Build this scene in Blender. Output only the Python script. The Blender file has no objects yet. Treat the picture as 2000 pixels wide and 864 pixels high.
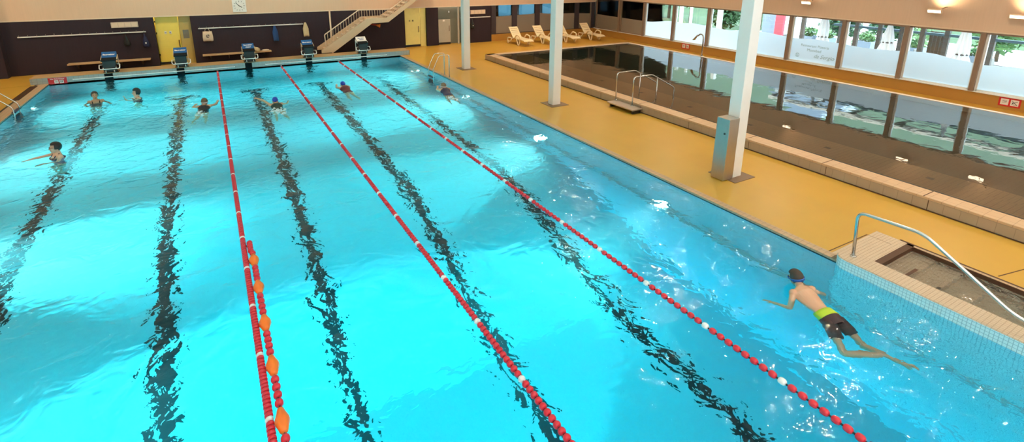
EXPOSURE = -0.2
WAVES = ((2.2, .05), (7, .0105))
SCAT = .007
RABS = .46
CEIL = 200
DOWN = 640
WIDE = 640
UNDER = 15500
AIMX = 1.9
CONE = 60
SUN = 12
import bpy, math, random
from mathutils import Vector, Matrix, Euler, noise
random.seed(7)
SC = bpy.context.scene
COL = SC.collection
PI = math.pi

# ------------------------------------------------------------------ helpers
class MB:
    """collects shapes, then links them as ONE mesh object"""
    def __init__(s):
        s.v, s.f, s.m, s.sm = [], [], [], []
    def add(s, vs, fs, mat=0, smooth=False):
        n = len(s.v)
        s.v += [tuple(p) for p in vs]
        for f in fs:
            s.f.append([i + n for i in f]); s.m.append(mat); s.sm.append(smooth)
        return s
    def box(s, x0, x1, y0, y1, z0, z1, mat=0, M=None):
        vs = [Vector((x, y, z)) for z in (z0, z1) for y in (y0, y1) for x in (x0, x1)]
        if M is not None: vs = [M @ p for p in vs]
        return s.add(vs, [(0, 2, 3, 1), (4, 5, 7, 6), (0, 1, 5, 4), (2, 6, 7, 3), (0, 4, 6, 2), (1, 3, 7, 5)], mat)
    def quad(s, a, b, c, d, mat=0):
        return s.add([a, b, c, d], [(0, 1, 2, 3)], mat)
    def loft(s, rings, mat=0, caps=True, smooth=True):
        n = len(rings[0]); vs = [p for r in rings for p in r]; fs = []
        for k in range(len(rings) - 1):
            for i in range(n):
                j = (i + 1) % n
                fs.append((k*n+i, k*n+j, (k+1)*n+j, (k+1)*n+i))
        if caps:
            fs.append(tuple(range(n - 1, -1, -1))); fs.append(tuple((len(rings)-1)*n + i for i in range(n)))
        return s.add(vs, fs, mat, smooth)
    def tube(s, pts, r, n=10, mat=0, caps=True, smooth=True):
        pts = [Vector(p) for p in pts]
        rs = r if isinstance(r, (list, tuple)) else [r] * len(pts)
        t0 = (pts[1] - pts[0]).normalized()
        u = t0.orthogonal().normalized(); rings = []
        for i, p in enumerate(pts):
            if i == 0: t = t0
            elif i == len(pts) - 1: t = (pts[i] - pts[i-1]).normalized()
            else: t = ((pts[i] - pts[i-1]).normalized() + (pts[i+1] - pts[i]).normalized()).normalized()
            u = (u - t * u.dot(t)).normalized(); w = t.cross(u)
            rings.append([p + (u * math.cos(2*PI*k/n) + w * math.sin(2*PI*k/n)) * rs[i] for k in range(n)])
        return s.loft(rings, mat, caps, smooth)
    def capsule(s, a, b, ra, rb, n=12, mat=0):
        a, b = Vector(a), Vector(b); d = (b - a).normalized(); pts, rs = [], []
        for k in (-80, -55, -30, 0): pts.append(a + d * ra * math.sin(math.radians(k))); rs.append(ra * math.cos(math.radians(k)))
        for k in (0, 30, 55, 80): pts.append(b + d * rb * math.sin(math.radians(k))); rs.append(rb * math.cos(math.radians(k)))
        return s.tube(pts, rs, n, mat)
    def lathe(s, prof, n=24, c=(0, 0, 0), M=None, mat=0, smooth=True):
        rings = []
        for r, z in prof:
            ring = [Vector((r * math.cos(2*PI*k/n), r * math.sin(2*PI*k/n), z)) for k in range(n)]
            if M is not None: ring = [M @ p for p in ring]
            rings.append([p + Vector(c) for p in ring])
        return s.loft(rings, mat, True, smooth)
    def ell(s, c, r, M=None, nu=20, nv=12, mat=0, keep=None):
        vs = []; c = Vector(c)
        for i in range(nv + 1):
            th = PI * i / nv
            for k in range(nu):
                ph = 2*PI*k/nu
                p = Vector((r[0]*math.sin(th)*math.cos(ph), r[1]*math.sin(th)*math.sin(ph), r[2]*math.cos(th)))
                vs.append(p)
        fs = []
        for i in range(nv):
            for k in range(nu):
                j = (k + 1) % nu
                f = (i*nu+k, (i+1)*nu+k, (i+1)*nu+j, i*nu+j)
                if keep is not None:
                    m = sum((vs[q] for q in f), Vector()) / 4
                    if not keep(m): continue
                fs.append(f)
        vs = [c + (M @ p if M is not None else p) for p in vs]
        return s.add(vs, fs, mat, True)
    def prism(s, poly, fn, d0, d1, mat=0):
        """poly: 2d outline; fn(a, b, d) -> 3d point; extruded from d0 to d1"""
        n = len(poly)
        vs = [Vector(fn(a, b, d0)) for a, b in poly] + [Vector(fn(a, b, d1)) for a, b in poly]
        fs = [tuple(range(n - 1, -1, -1)), tuple(range(n, 2*n))] + [(i, (i+1) % n, n + (i+1) % n, n + i) for i in range(n)]
        return s.add(vs, fs, mat)
    def build(s, name, mats, parent=None, bevel=0, seg=2):
        me = bpy.data.meshes.new(name)
        me.from_pydata(s.v, [], s.f); me.update()
        for m in (mats if isinstance(mats, (list, tuple)) else [mats]): me.materials.append(m)
        me.polygons.foreach_set('material_index', s.m); me.polygons.foreach_set('use_smooth', s.sm)
        import bmesh
        b = bmesh.new(); b.from_mesh(me)
        bmesh.ops.recalc_face_normals(b, faces=b.faces); b.to_mesh(me); b.free()
        o = bpy.data.objects.new(name, me); COL.objects.link(o)
        if parent is not None:
            o.parent = parent; o.matrix_parent_inverse = parent_inv(parent)
        if bevel:
            md = o.modifiers.new('Bevel', 'BEVEL'); md.width = bevel; md.segments = seg; md.limit_method = 'ANGLE'; md.angle_limit = math.radians(40)
        return o

def wm(o):
    m = o.matrix_basis.copy()
    return m if o.parent is None else wm(o.parent) @ o.matrix_parent_inverse @ m
def parent_inv(p): return wm(p).inverted()

def fillet(pts, r, n=5):
    """round the inner corners of a polyline"""
    pts = [Vector(p) for p in pts]; out = [pts[0]]
    for i in range(1, len(pts) - 1):
        a, p, b = pts[i-1], pts[i], pts[i+1]
        d1, d2 = (a - p), (b - p)
        rr = min(r, d1.length * .45, d2.length * .45)
        A, B = p + d1.normalized() * rr, p + d2.normalized() * rr
        for k in range(n + 1):
            t = k / n
            out.append(A * (1-t)**2 + p * 2*t*(1-t) + B * t*t)
    out.append(pts[-1])
    return out

def tag(o, label=None, cat=None, group=None, kind=None):
    if label: o['label'] = label
    if cat: o['category'] = cat
    if group: o['group'] = group
    if kind: o['kind'] = kind
    return o
def thing(name, loc, label, cat, group=None, rz=0):
    o = bpy.data.objects.new(name, None); COL.objects.link(o)
    o.location = loc; o.rotation_euler = (0, 0, rz); o.empty_display_size = .1
    return tag(o, label, cat, group)
def kids(o): return [c for c in bpy.data.objects if c.parent == o]
def dup(o, parent=None, table=None):
    c = o.copy(); COL.objects.link(c)
    if parent is not None: c.parent = parent; c.matrix_parent_inverse = o.matrix_parent_inverse.copy()
    for ch in kids(o): dup(ch, c)
    return c
def struct(o): o['kind'] = 'structure'; return o

# ------------------------------------------------------------------ materials
def new_mat(name):
    m = bpy.data.materials.new(name); m.use_nodes = True
    nt = m.node_tree; nt.nodes.clear()
    return m, nt, nt.nodes.new('ShaderNodeOutputMaterial')
def node(nt, t, **kw):
    n = nt.nodes.new(t)
    for k, v in kw.items(): setattr(n, k, v)
    return n
def mat(name, col, rough=.5, metal=0, vary=.08, scale=6, bump=0, bscale=40, spec=.5, emit=None, es=0, stretch=None):
    m, nt, out = new_mat(name)
    p = node(nt, 'ShaderNodeBsdfPrincipled')
    nt.links.new(p.outputs[0], out.inputs[0])
    p.inputs['Roughness'].default_value = rough; p.inputs['Metallic'].default_value = metal
    p.inputs['Specular IOR Level'].default_value = spec
    tc = node(nt, 'ShaderNodeTexCoord'); src = tc.outputs['Object']
    if stretch:
        mp = node(nt, 'ShaderNodeMapping'); mp.inputs['Scale'].default_value = stretch
        nt.links.new(src, mp.inputs[0]); src = mp.outputs[0]
    nz = node(nt, 'ShaderNodeTexNoise'); nz.inputs['Scale'].default_value = scale; nz.inputs['Detail'].default_value = 4
    nt.links.new(src, nz.inputs['Vector'])
    mx = node(nt, 'ShaderNodeMix', data_type='RGBA')
    c = list(col)
    mx.inputs[6].default_value = [max(0, x * (1 - vary)) for x in c] + [1]
    mx.inputs[7].default_value = [min(1, x * (1 + vary)) for x in c] + [1]
    nt.links.new(nz.outputs[0], mx.inputs[0]); nt.links.new(mx.outputs[2], p.inputs['Base Color'])
    if bump:
        n2 = node(nt, 'ShaderNodeTexNoise'); n2.inputs['Scale'].default_value = bscale; n2.inputs['Detail'].default_value = 3
        nt.links.new(src, n2.inputs['Vector'])
        b = node(nt, 'ShaderNodeBump'); b.inputs['Strength'].default_value = 1; b.inputs['Distance'].default_value = bump
        nt.links.new(n2.outputs[0], b.inputs['Height']); nt.links.new(b.outputs[0], p.inputs['Normal'])
    if emit:
        p.inputs['Emission Color'].default_value = list(emit) + [1]; p.inputs['Emission Strength'].default_value = es
    return m
def tiles(name, c1, c2, grout, size, rough=.3, gap=.06, bump=.002):
    """small square tiles in the object's own metric coordinates, box mapped by the face's direction"""
    m, nt, out = new_mat(name)
    p = node(nt, 'ShaderNodeBsdfPrincipled'); p.inputs['Roughness'].default_value = rough
    nt.links.new(p.outputs[0], out.inputs[0])
    tc = node(nt, 'ShaderNodeTexCoord'); ge = node(nt, 'ShaderNodeNewGeometry')
    sep = node(nt, 'ShaderNodeSeparateXYZ'); nt.links.new(tc.outputs['Object'], sep.inputs[0])
    sn = node(nt, 'ShaderNodeSeparateXYZ'); nt.links.new(ge.outputs['True Normal'], sn.inputs[0])
    def ma(op, a, b=None):
        n = node(nt, 'ShaderNodeMath', operation=op)
        for i, q in enumerate((a, b)):
            if q is None: continue
            if isinstance(q, (int, float)): n.inputs[i].default_value = q
            else: nt.links.new(q, n.inputs[i])
        return n.outputs[0]
    def line(c, nrm):
        f = ma('FRACT', ma('DIVIDE', c, size))
        g = ma('LESS_THAN', ma('ABSOLUTE', ma('SUBTRACT', f, .5)), .5 - gap / 2)
        return ma('MAXIMUM', g, ma('GREATER_THAN', ma('ABSOLUTE', nrm), .7))
    g = ma('MULTIPLY', ma('MULTIPLY', line(sep.outputs[0], sn.outputs[0]), line(sep.outputs[1], sn.outputs[1])), line(sep.outputs[2], sn.outputs[2]))
    nz = node(nt, 'ShaderNodeTexNoise'); nz.inputs['Scale'].default_value = 3; nt.links.new(tc.outputs['Object'], nz.inputs['Vector'])
    a = node(nt, 'ShaderNodeMix', data_type='RGBA'); a.inputs[6].default_value = list(c1) + [1]; a.inputs[7].default_value = list(c2) + [1]
    nt.links.new(nz.outputs[0], a.inputs[0])
    b = node(nt, 'ShaderNodeMix', data_type='RGBA'); b.inputs[6].default_value = list(grout) + [1]
    nt.links.new(a.outputs[2], b.inputs[7]); nt.links.new(g, b.inputs[0]); nt.links.new(b.outputs[2], p.inputs['Base Color'])
    if bump:
        bp = node(nt, 'ShaderNodeBump'); bp.inputs['Distance'].default_value = bump; nt.links.new(g, bp.inputs['Height']); nt.links.new(bp.outputs[0], p.inputs['Normal'])
    return m
def water(name, absorb=None, dens=0, ior=1.333, waves=((3.0, .03), (9, .006)), dist=.6, rough=0.0, stretch=(1, 1, 1), scat=0):
    m, nt, out = new_mat(name)
    g = node(nt, 'ShaderNodeBsdfGlass'); g.inputs['IOR'].default_value = ior; g.inputs['Roughness'].default_value = rough
    nt.links.new(g.outputs[0], out.inputs['Surface'])
    tc = node(nt, 'ShaderNodeTexCoord'); mp = node(nt, 'ShaderNodeMapping'); mp.inputs['Scale'].default_value = stretch
    nt.links.new(tc.outputs['Object'], mp.inputs[0])
    h = None
    for sc, amp in waves:
        nz = node(nt, 'ShaderNodeTexNoise'); nz.inputs['Scale'].default_value = sc; nz.inputs['Detail'].default_value = 2; nz.inputs['Distortion'].default_value = dist
        nt.links.new(mp.outputs[0], nz.inputs['Vector'])
        k = node(nt, 'ShaderNodeMath', operation='MULTIPLY'); k.inputs[1].default_value = amp; nt.links.new(nz.outputs[0], k.inputs[0])
        if h is None: h = k.outputs[0]
        else:
            s2 = node(nt, 'ShaderNodeMath', operation='ADD'); nt.links.new(h, s2.inputs[0]); nt.links.new(k.outputs[0], s2.inputs[1]); h = s2.outputs[0]
    b = node(nt, 'ShaderNodeBump'); b.inputs['Strength'].default_value = 1; b.inputs['Distance'].default_value = 1
    nt.links.new(h, b.inputs['Height']); nt.links.new(b.outputs[0], g.inputs['Normal'])
    if dens:
        v = node(nt, 'ShaderNodeVolumeAbsorption'); v.inputs['Color'].default_value = list(absorb) + [1]; v.inputs['Density'].default_value = dens
        if scat:
            q = node(nt, 'ShaderNodeVolumeScatter'); q.inputs['Color'].default_value = (1, 1, 1, 1); q.inputs['Density'].default_value = scat; q.inputs['Anisotropy'].default_value = .0
            ad = node(nt, 'ShaderNodeAddShader'); nt.links.new(v.outputs[0], ad.inputs[0]); nt.links.new(q.outputs[0], ad.inputs[1]); nt.links.new(ad.outputs[0], out.inputs['Volume'])
        else: nt.links.new(v.outputs[0], out.inputs['Volume'])
    return m
def glass(name, tint=(.9, .97, 1), refl=1.0):
    """a thin pane: clear straight through, mirrored by Fresnel"""
    m, nt, out = new_mat(name)
    t = node(nt, 'ShaderNodeBsdfTransparent'); t.inputs[0].default_value = list(tint) + [1]
    g = node(nt, 'ShaderNodeBsdfGlossy'); g.inputs['Roughness'].default_value = .01; g.inputs[0].default_value = (refl, refl, refl, 1)
    f = node(nt, 'ShaderNodeFresnel'); f.inputs[0].default_value = 1.45
    mx = node(nt, 'ShaderNodeMixShader'); nt.links.new(f.outputs[0], mx.inputs[0]); nt.links.new(t.outputs[0], mx.inputs[1]); nt.links.new(g.outputs[0], mx.inputs[2])
    nt.links.new(mx.outputs[0], out.inputs[0])
    return m
def film(name, col=(.78, .90, .98), tr=.6):
    """frosted foil: lets light through, scattered"""
    m, nt, out = new_mat(name)
    a = node(nt, 'ShaderNodeBsdfDiffuse'); b = node(nt, 'ShaderNodeBsdfTranslucent')
    tc = node(nt, 'ShaderNodeTexCoord'); nz = node(nt, 'ShaderNodeTexNoise'); nz.inputs['Scale'].default_value = 2; nt.links.new(tc.outputs['Object'], nz.inputs['Vector'])
    mxc = node(nt, 'ShaderNodeMix', data_type='RGBA'); mxc.inputs[6].default_value = [c * .96 for c in col] + [1]; mxc.inputs[7].default_value = list(col) + [1]
    nt.links.new(nz.outputs[0], mxc.inputs[0])
    nt.links.new(mxc.outputs[2], a.inputs[0]); nt.links.new(mxc.outputs[2], b.inputs[0])
    mx = node(nt, 'ShaderNodeMixShader'); mx.inputs[0].default_value = tr
    nt.links.new(a.outputs[0], mx.inputs[1]); nt.links.new(b.outputs[0], mx.inputs[2]); nt.links.new(mx.outputs[0], out.inputs[0])
    return m
def emitter(name, col, s):
    m, nt, out = new_mat(name)
    e = node(nt, 'ShaderNodeEmission'); e.inputs[0].default_value = list(col) + [1]; e.inputs[1].default_value = s
    nt.links.new(e.outputs[0], out.inputs[0]); return m

M = {}
M['deck'] = mat('deck_yellow', (.50, .275, .036), .33, vary=.10, scale=1.3, bump=.0006, bscale=120)
M['joint'] = mat('joint_brown', (.07, .025, .008), .7)
M['coping'] = tiles('coping_tile', (.40, .26, .15), (.46, .31, .19), (.22, .14, .08), .1, .5)
M['slot'] = mat('slot_dark', (.012, .011, .010), .5)
M['ptile'] = tiles('pool_tile', (.44, .49, .52), (.49, .54, .57), (.36, .42, .45), .1, .4, .05, 0)
M['mosaic'] = tiles('mosaic_tile', (.55, .78, .80), (.62, .84, .86), (.30, .52, .56), .045, .3, .16)
M['step_tile'] = tiles('step_tile', (.50, .36, .24), (.56, .42, .29), (.38, .27, .17), .05, .5, .12)
M['line'] = mat('lane_line_black', (.005, .008, .010), .9, vary=.3, spec=.1)
M['ledge'] = tiles('ledge_tile', (.30, .34, .33), (.34, .38, .37), (.22, .25, .25), .15, .5)
M['ledge_top'] = mat('ledge_top_tan', (.42, .27, .13), .5, bump=.0008)
M['darkwall'] = mat('dark_wall_panel', (.034, .022, .029), .8, spec=.2, vary=.12, scale=2, stretch=(6, 6, .4))
M['beige'] = mat('beige_wall', (.69, .47, .32), .7, vary=.05, scale=3, bump=.001, bscale=90, stretch=(8, 8, .5))
M['trimw'] = mat('pale_trim', (.72, .55, .40), .5)
M['sill'] = mat('ochre_sill_wall', (.42, .20, .035), .5, vary=.08, scale=2)
M['ceil'] = mat('ceiling_white', (.78, .74, .68), .8)
M['bframe'] = mat('brown_window_post', (.24, .16, .11), .45)
M['wframe'] = mat('white_window_frame', (.75, .76, .74), .4)
M['dframe'] = mat('dark_frame', (.04, .028, .034), .5)
M['glass'] = glass('clear_pane', (.86, .95, .97))
M['film'] = film('frosted_film', (.80, .90, 1.0))
M['bluefilm'] = film('blue_frosted_film', (.35, .62, .80), .8)
M['dglass'] = glass('shade_tint_pane', (.42, .40, .36))  # pane tinted dark in place of the missing daylight behind it
M['dfilm'] = film('shade_tint_film', (.34, .28, .22), .25)  # same film in brown, the lack of daylight put into its colour
M['basin_dimmed'] = tiles('basin_dimmed_tile', (.085, .06, .03), (.11, .075, .035), (.06, .04, .02), .1, .35, .1)  # darker copy of the basin tile, paints the dimness at depth
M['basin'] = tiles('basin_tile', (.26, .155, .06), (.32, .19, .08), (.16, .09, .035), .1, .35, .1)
M['rim'] = tiles('rim_tile', (.50, .32, .18), (.56, .37, .22), (.36, .22, .12), .2, .35, .04)
M['rimside'] = tiles('rim_side_tile', (.36, .26, .17), (.42, .31, .21), (.28, .20, .13), .25, .3, .03)
M['white'] = mat('white_paint', (.80, .77, .72), .4, vary=.03)
M['steel'] = mat('steel', (.66, .65, .63), .22, 1, vary=.05, scale=20)
M['brushed'] = mat('brushed_steel', (.52, .48, .44), .38, 1, vary=.15, scale=8, stretch=(30, 30, 1))
M['navy_rung'] = mat('rung_navy', (.010, .035, .08), .5)
M['black'] = mat('black_rubber', (.012, .012, .013), .5)
M['blue'] = mat('blue_paint', (.012, .10, .30), .6, spec=.2)
M['red'] = mat('red_plastic', (.62, .015, .03), .35, vary=.12)
M['redsign'] = mat('red_sign', (.55, .012, .015), .4)
M['orange'] = mat('orange_float', (.90, .17, .01), .35, vary=.1)
M['wbead'] = mat('white_plastic', (.85, .85, .83), .35)
M['lityellow'] = mat('lit_yellow_door', (.88, .74, .24), .35, vary=.06)  # paler copy of the door yellow, recess lamp light put into the colour
M['yellow'] = mat('yellow_door', (.84, .62, .09), .35, vary=.06)
M['wood'] = mat('wood_bench', (.52, .33, .17), .5, vary=.2, scale=3, stretch=(1, 12, 12))
M['concrete'] = mat('stair_beige', (.62, .44, .28), .6, bump=.001)
M['lounge'] = mat('lounger_cream', (.80, .66, .42), .4, vary=.04)
M['grate'] = mat('grate_dark', (.07, .045, .02), .6)
M['plate'] = mat('plate_brown', (.17, .10, .055), .45)
# ------------------------------------------------------------------ camera
cam_d = bpy.data.cameras.new('camera'); cam = bpy.data.objects.new('camera', cam_d); COL.objects.link(cam)
cam_d.sensor_width = 36; cam_d.lens = 18; cam_d.shift_y = -(432 - 197.5) / 2000; cam_d.clip_end = 300; cam_d.clip_start = .05
R_, U_, B_ = Vector((0.862783, -0.505491, 0.009153)), Vector((0.122114, 0.225927, 0.96646)), Vector((-0.490605, -0.832728, 0.256654))
CP = Vector((4.99008, -24.64934, 4.46744))
mw = Matrix.Identity(4)
for i in range(3): mw[i][0], mw[i][1], mw[i][2], mw[i][3] = R_[i], U_[i], B_[i], CP[i]
cam.matrix_world = mw
SC.camera = cam
SC.view_settings.view_transform = 'Standard'; SC.view_settings.look = 'None'; SC.view_settings.gamma = 1; SC.view_settings.use_curve_mapping = False
SC.view_settings.exposure = EXPOSURE
SC.cycles.use_denoising = True
SC.cycles.max_bounces = 10; SC.cycles.transmission_bounces = 8; SC.cycles.transparent_max_bounces = 12
SC.cycles.diffuse_bounces = 5; SC.cycles.glossy_bounces = 4; SC.cycles.volume_bounces = 0
SC.cycles.sample_clamp_indirect = 6; SC.cycles.blur_glossy = 1.0

PL, PR, WALL, ZD = -.44, 12.99, 2.26, .05         # pool sides, end wall, deck level
LANE = (1.36, 3.72, 6.22, 8.70, 11.2)             # lane centres
GX = 27.1                                         # the window wall
NEAR = -27.0

# ------------------------------------------------------------------ setting
def bottom_z(y): return -2.0 if y > -13.3 else (-2.0 - 1.7 * min(1, (-13.3 - y) / 4.7))
ys = [0, -13.3, -18.0, NEAR]
b = MB()
for y0, y1 in zip(ys, ys[1:]):
    z0, z1 = bottom_z(y0), bottom_z(y1)
    b.quad((PL, y0, z0), (PR, y0, z0), (PR, y1, z1), (PL, y1, z1), 0)
    for x in (PL, PR):
        b.quad((x, y0, z0), (x, y1, z1), (x, y1, -.004), (x, y0, -.004), 0)
        b.quad((x, y0, -.004), (x, y1, -.004), (x, y1, .022), (x, y0, .022), 2); b.quad((x, y0, .022), (x, y1, .022), (x, y1, ZD), (x, y0, ZD), 3)
    for c in LANE:                                 # painted lane lines
        ya = min(y0, -2.1); yb = max(y1, -25.0)
        if ya > yb:
            za, zb = bottom_z(ya) + .003, bottom_z(yb) + .003
            b.quad((c - .125, ya, za), (c + .125, ya, za), (c + .125, yb, zb), (c - .125, yb, zb), 1)
b.quad((PL, 0, -2), (PR, 0, -2), (PR, 0, ZD), (PL, 0, ZD), 0)
b.quad((PL, NEAR, -3.7), (PR, NEAR, -3.7), (PR, NEAR, ZD), (PL, NEAR, ZD), 0)
for c in LANE:
    b.quad((c - .48, -2.06, -1.996), (c + .48, -2.06, -1.996), (c + .48, -2.36, -1.996), (c - .48, -2.36, -1.996), 1)
    b.quad((c - .135, -.003, -1.95), (c + .135, -.003, -1.95), (c + .135, -.003, .27), (c - .135, -.003, .27), 1)
    b.quad((c - .4, -.004, -.68), (c + .4, -.004, -.68), (c + .4, -.004, -.56), (c - .4, -.004, -.56), 1)
for x, s in ((PL, 1), (PR, -1)):                   # rest ledge under water
    x0, x1 = sorted((x, x + s * .13)); b.box(x0, x1, NEAR, 0, -1.34, -1.28, 0)
struct(b.build('floor_pool_basin', [M['ptile'], M['line'], M['slot'], M['coping']]))

b = MB()                                            # the deck, round the pool and under the small basin
BX0, BX1, BY1 = 16.28, 25.32, -2.9
def slab(x0, x1, y0, y1): b.box(x0, x1, y0, y1, -.12, ZD, 0)
slab(-8, PL - .31, NEAR - 8, WALL + .3)
slab(PL - .31, PR + .17, 0, WALL + .7)
slab(PR + .17, BX0, -20.95, WALL + .25); slab(PR + .17, 19.3, WALL + .25, WALL + .7); slab(14.56, BX0, NEAR - 8, -20.95)
slab(BX0, GX, BY1, WALL + .3); slab(BX1, GX, NEAR - 8, BY1)
for pa, pb, w in (((13.16, -20.9), (14.28, -20.93), .018), ((14.28, -20.93), (14.28, -21.3), .012), ((14.66, -22.55), (15.6, -22.75), .018), ((-7, -.75), (-.95, -.06), .015)):
    a, c = Vector(pa + (0,)), Vector(pb + (0,)); d = (c - a).normalized(); n = Vector((-d.y, d.x, 0)) * w / 2
    b.quad(a + n + Vector((0, 0, ZD + .002)), a - n + Vector((0, 0, ZD + .002)), c - n + Vector((0, 0, ZD + .002)), c + n + Vector((0, 0, ZD + .002)), 1)
struct(b.build('floor', [M['deck'], M['joint']]))

b = MB()
b.box(PL - .31, PL - .004, NEAR, 0, -.12, ZD + .004, 0); b.box(PR + .004, PR + .17, -21.02, 0, -.12, ZD + .004, 0)
b.box(PL - .38, PL - .31, NEAR, 0, -.12, ZD + .003, 1)
struct(b.build('trim_pool_coping', [M['coping'], M['slot']]))

b = MB()                                            # raised end of the pool that carries the starting blocks
b.box(-.95, 13.5, 0, .8, ZD, .27, 0); b.box(-.95, 13.5, 0, .8, .27, .285, 1)
struct(b.build('trim_block_ledge', [M['ledge'], M['ledge_top']], bevel=.006))

# end wall, dark below and beige above, with three door recesses
DO = [(2.90, 4.25), (14.08, 15.32), (16.02, 17.55)]
b = MB(); x = -8
for a, c in DO + [(19.38, 19.38)]:
    b.box(x, a, WALL, WALL + .25, ZD, 2.19, 0); x = c
b.box(19.38, GX + .25, WALL, WALL + .2, ZD, .46, 1)
b.box(-8, GX + .25, WALL, WALL + .25, 2.19, 7.0, 2)
b.box(-8, GX + .1, WALL - .015, WALL, 2.165, 2.215, 3)
struct(b.build('wall_back', [M['darkwall'], M['sill'], M['beige'], M['trimw']]))
b = MB(); b.box(-8, -1.98, 1.86, WALL, ZD, 2.19, 0); b.box(-8, -1.98, 1.86, WALL, 2.19, 7, 1)
struct(b.build('wall_pier', [M['darkwall'], M['beige']]))

b = MB()                                            # window wall: sill below, beige band above
b.box(GX, GX + .25, NEAR - 8, WALL + .25, -.12, .45, 0); b.box(GX - .03, GX + .3, NEAR - 8, WALL, .45, .475, 2)
b.box(GX, GX + .25, NEAR - 8, WALL + .25, 2.46, 7.0, 1); b.box(GX - .02, GX, NEAR - 8, WALL, 2.455, 2.50, 3)
struct(b.build('wall_right', [M['sill'], M['beige'], M['wframe'], M['trimw']]))
b = MB(); b.box(-8.25, -8, NEAR - 8, WALL + .25, -.12, 7)
struct(b.build('wall_left', M['beige']))
b = MB(); b.box(-8, GX, NEAR - 8.25, NEAR - 8, -.12, 7)
struct(b.build('wall_near', M['beige']))
b = MB(); b.box(-8.25, GX + .25, NEAR - 8.25, WALL + .25, 7, 7.2)
struct(b.build('ceiling', M['ceil']))

# ------------------------------------------------------------------ water
b = MB(); b.box(PL - .02, PR + .05, NEAR - .05, .02, -3.9, 0)
pw = b.build('pool_water', water('pool_water', (.0, .935, .985), RABS, waves=WAVES, dist=.8, scat=SCAT))
tag(pw, 'rippled turquoise water filling the large lane pool', 'water', kind='stuff')

# ------------------------------------------------------------------ light
W = bpy.data.worlds.new('world'); SC.world = W; W.use_nodes = True
bg = W.node_tree.nodes['Background']; bg.inputs[0].default_value = (.74, .89, 1, 1); bg.inputs[1].default_value = 12
def lamp(name, kind, loc, energy, col=(1, 1, 1), rot=None, aim=None, **kw):
    d = bpy.data.lights.new(name, kind); d.energy = energy; d.color = col
    for k, v in kw.items(): setattr(d, k, v)
    o = bpy.data.objects.new(name, d); COL.objects.link(o); o.location = loc
    if aim is not None: o.rotation_euler = (Vector(aim) - Vector(loc)).to_track_quat('-Z', 'Y').to_euler()
    return o
for y in (-.5, -6.5, -12.5, -18.5, -24.5, -30.5):
    for x in (-4.5, 1.2, 7, 12.8, 18.5, 24.2):
        lamp('added_uplight', 'SPOT', (x, y, 5.3), CEIL, (1, .78, .54), aim=(x, y, 9), spot_size=math.radians(165), spot_blend=.6, shadow_soft_size=.25)  # unseen spots added to brighten the ceiling evenly, no fixtures
for y in (-2.5, -8, -13.5, -19, -24.5):
    for x, k in ((-4.8, .7), (18.3, 1), (23.6, 1)):
        lamp('added_downlight', 'SPOT', (x, y, 6.8), DOWN * k, (1, .78, .54), aim=(x - (.6 if x > 0 else -.6), y - .6, 0), spot_size=math.radians(130), spot_blend=.8, shadow_soft_size=.12)  # unseen spots added to light both decks from above
for x, y in ((15.5, -.6), (19.5, .2), (-4, -1)):
    lamp('added_downlight', 'SPOT', (x, y, 6.8), DOWN * .8, (1, .78, .54), aim=(x, y + .2, 0), spot_size=math.radians(120), spot_blend=.8, shadow_soft_size=.2)  # more unseen spots, added to brighten the far deck
for x in (1, 6, 11):
    lamp('added_downlight', 'SPOT', (x, -1.2, 6.8), DOWN * .7, (1, .78, .54), aim=(x, 2.2, 1.5), spot_size=math.radians(120), spot_blend=.8, shadow_soft_size=.2)  # unseen spots added to brighten the end wall
M['ulens'] = emitter('underwater_lamp_glow', (.93, 1, .97), 14)
for x, s, side in ((PR, -1, 'right'), (PL, 1, 'left')):
    for y, where in ((-2.6, 'closest to the starting blocks'), (-7.86, 'second from the starting blocks'), (-12.86, 'third from the starting blocks'), (-17.59, 'fourth from the starting blocks'), (-26.0 if side == 'right' else -22.4, '')):  # last right lamp is out of view, added to brighten the near water
        lamp('underwater_light', 'SPOT', (x + s * .16, y, -1.12), UNDER * (1 if y > -20 else .5), (.95, 1, .96), aim=(x + s * AIMX, y - .1, -2.05), spot_size=math.radians(CONE), spot_blend=1, shadow_soft_size=.08)
        lamp('underwater_light', 'SPOT', (x + s * .17, y, -1.12), WIDE * (2.1 if y > -9 else .6), (.95, 1, .96), aim=(x + s * 4, y - .2, -2.0), spot_size=math.radians(160), spot_blend=1, shadow_soft_size=.08)
        if where and not (side == 'left' and y < -9):
            t = thing('underwater_lamp', (x, y, -1.12), 'glowing round underwater lamp in the %s pool wall, %s' % (side, where), 'lamp', 'underwater lamps in the pool walls')
            Mr = Matrix.Rotation(s * PI / 2, 3, 'Y')
            b = MB(); b.lathe([(.10, 0), (.16, 0), (.16, .03), (.13, .045), (.125, .02), (.10, .02)], 24, (x, y, -1.12), Mr); b.build('ring', M['steel'], t)
            b = MB(); b.lathe([(.124, .0), (.124, .022), (.08, .038), (.02, .044)], 24, (x, y, -1.12), Mr); b.build('lens', M['ulens'], t)

lamp('sun', 'SUN', (60, -20, 40), SUN, (1, .97, .93), rot=None, aim=(60 - 10, -20 + 2.5, 40 - 14.5), angle=.01)
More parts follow.
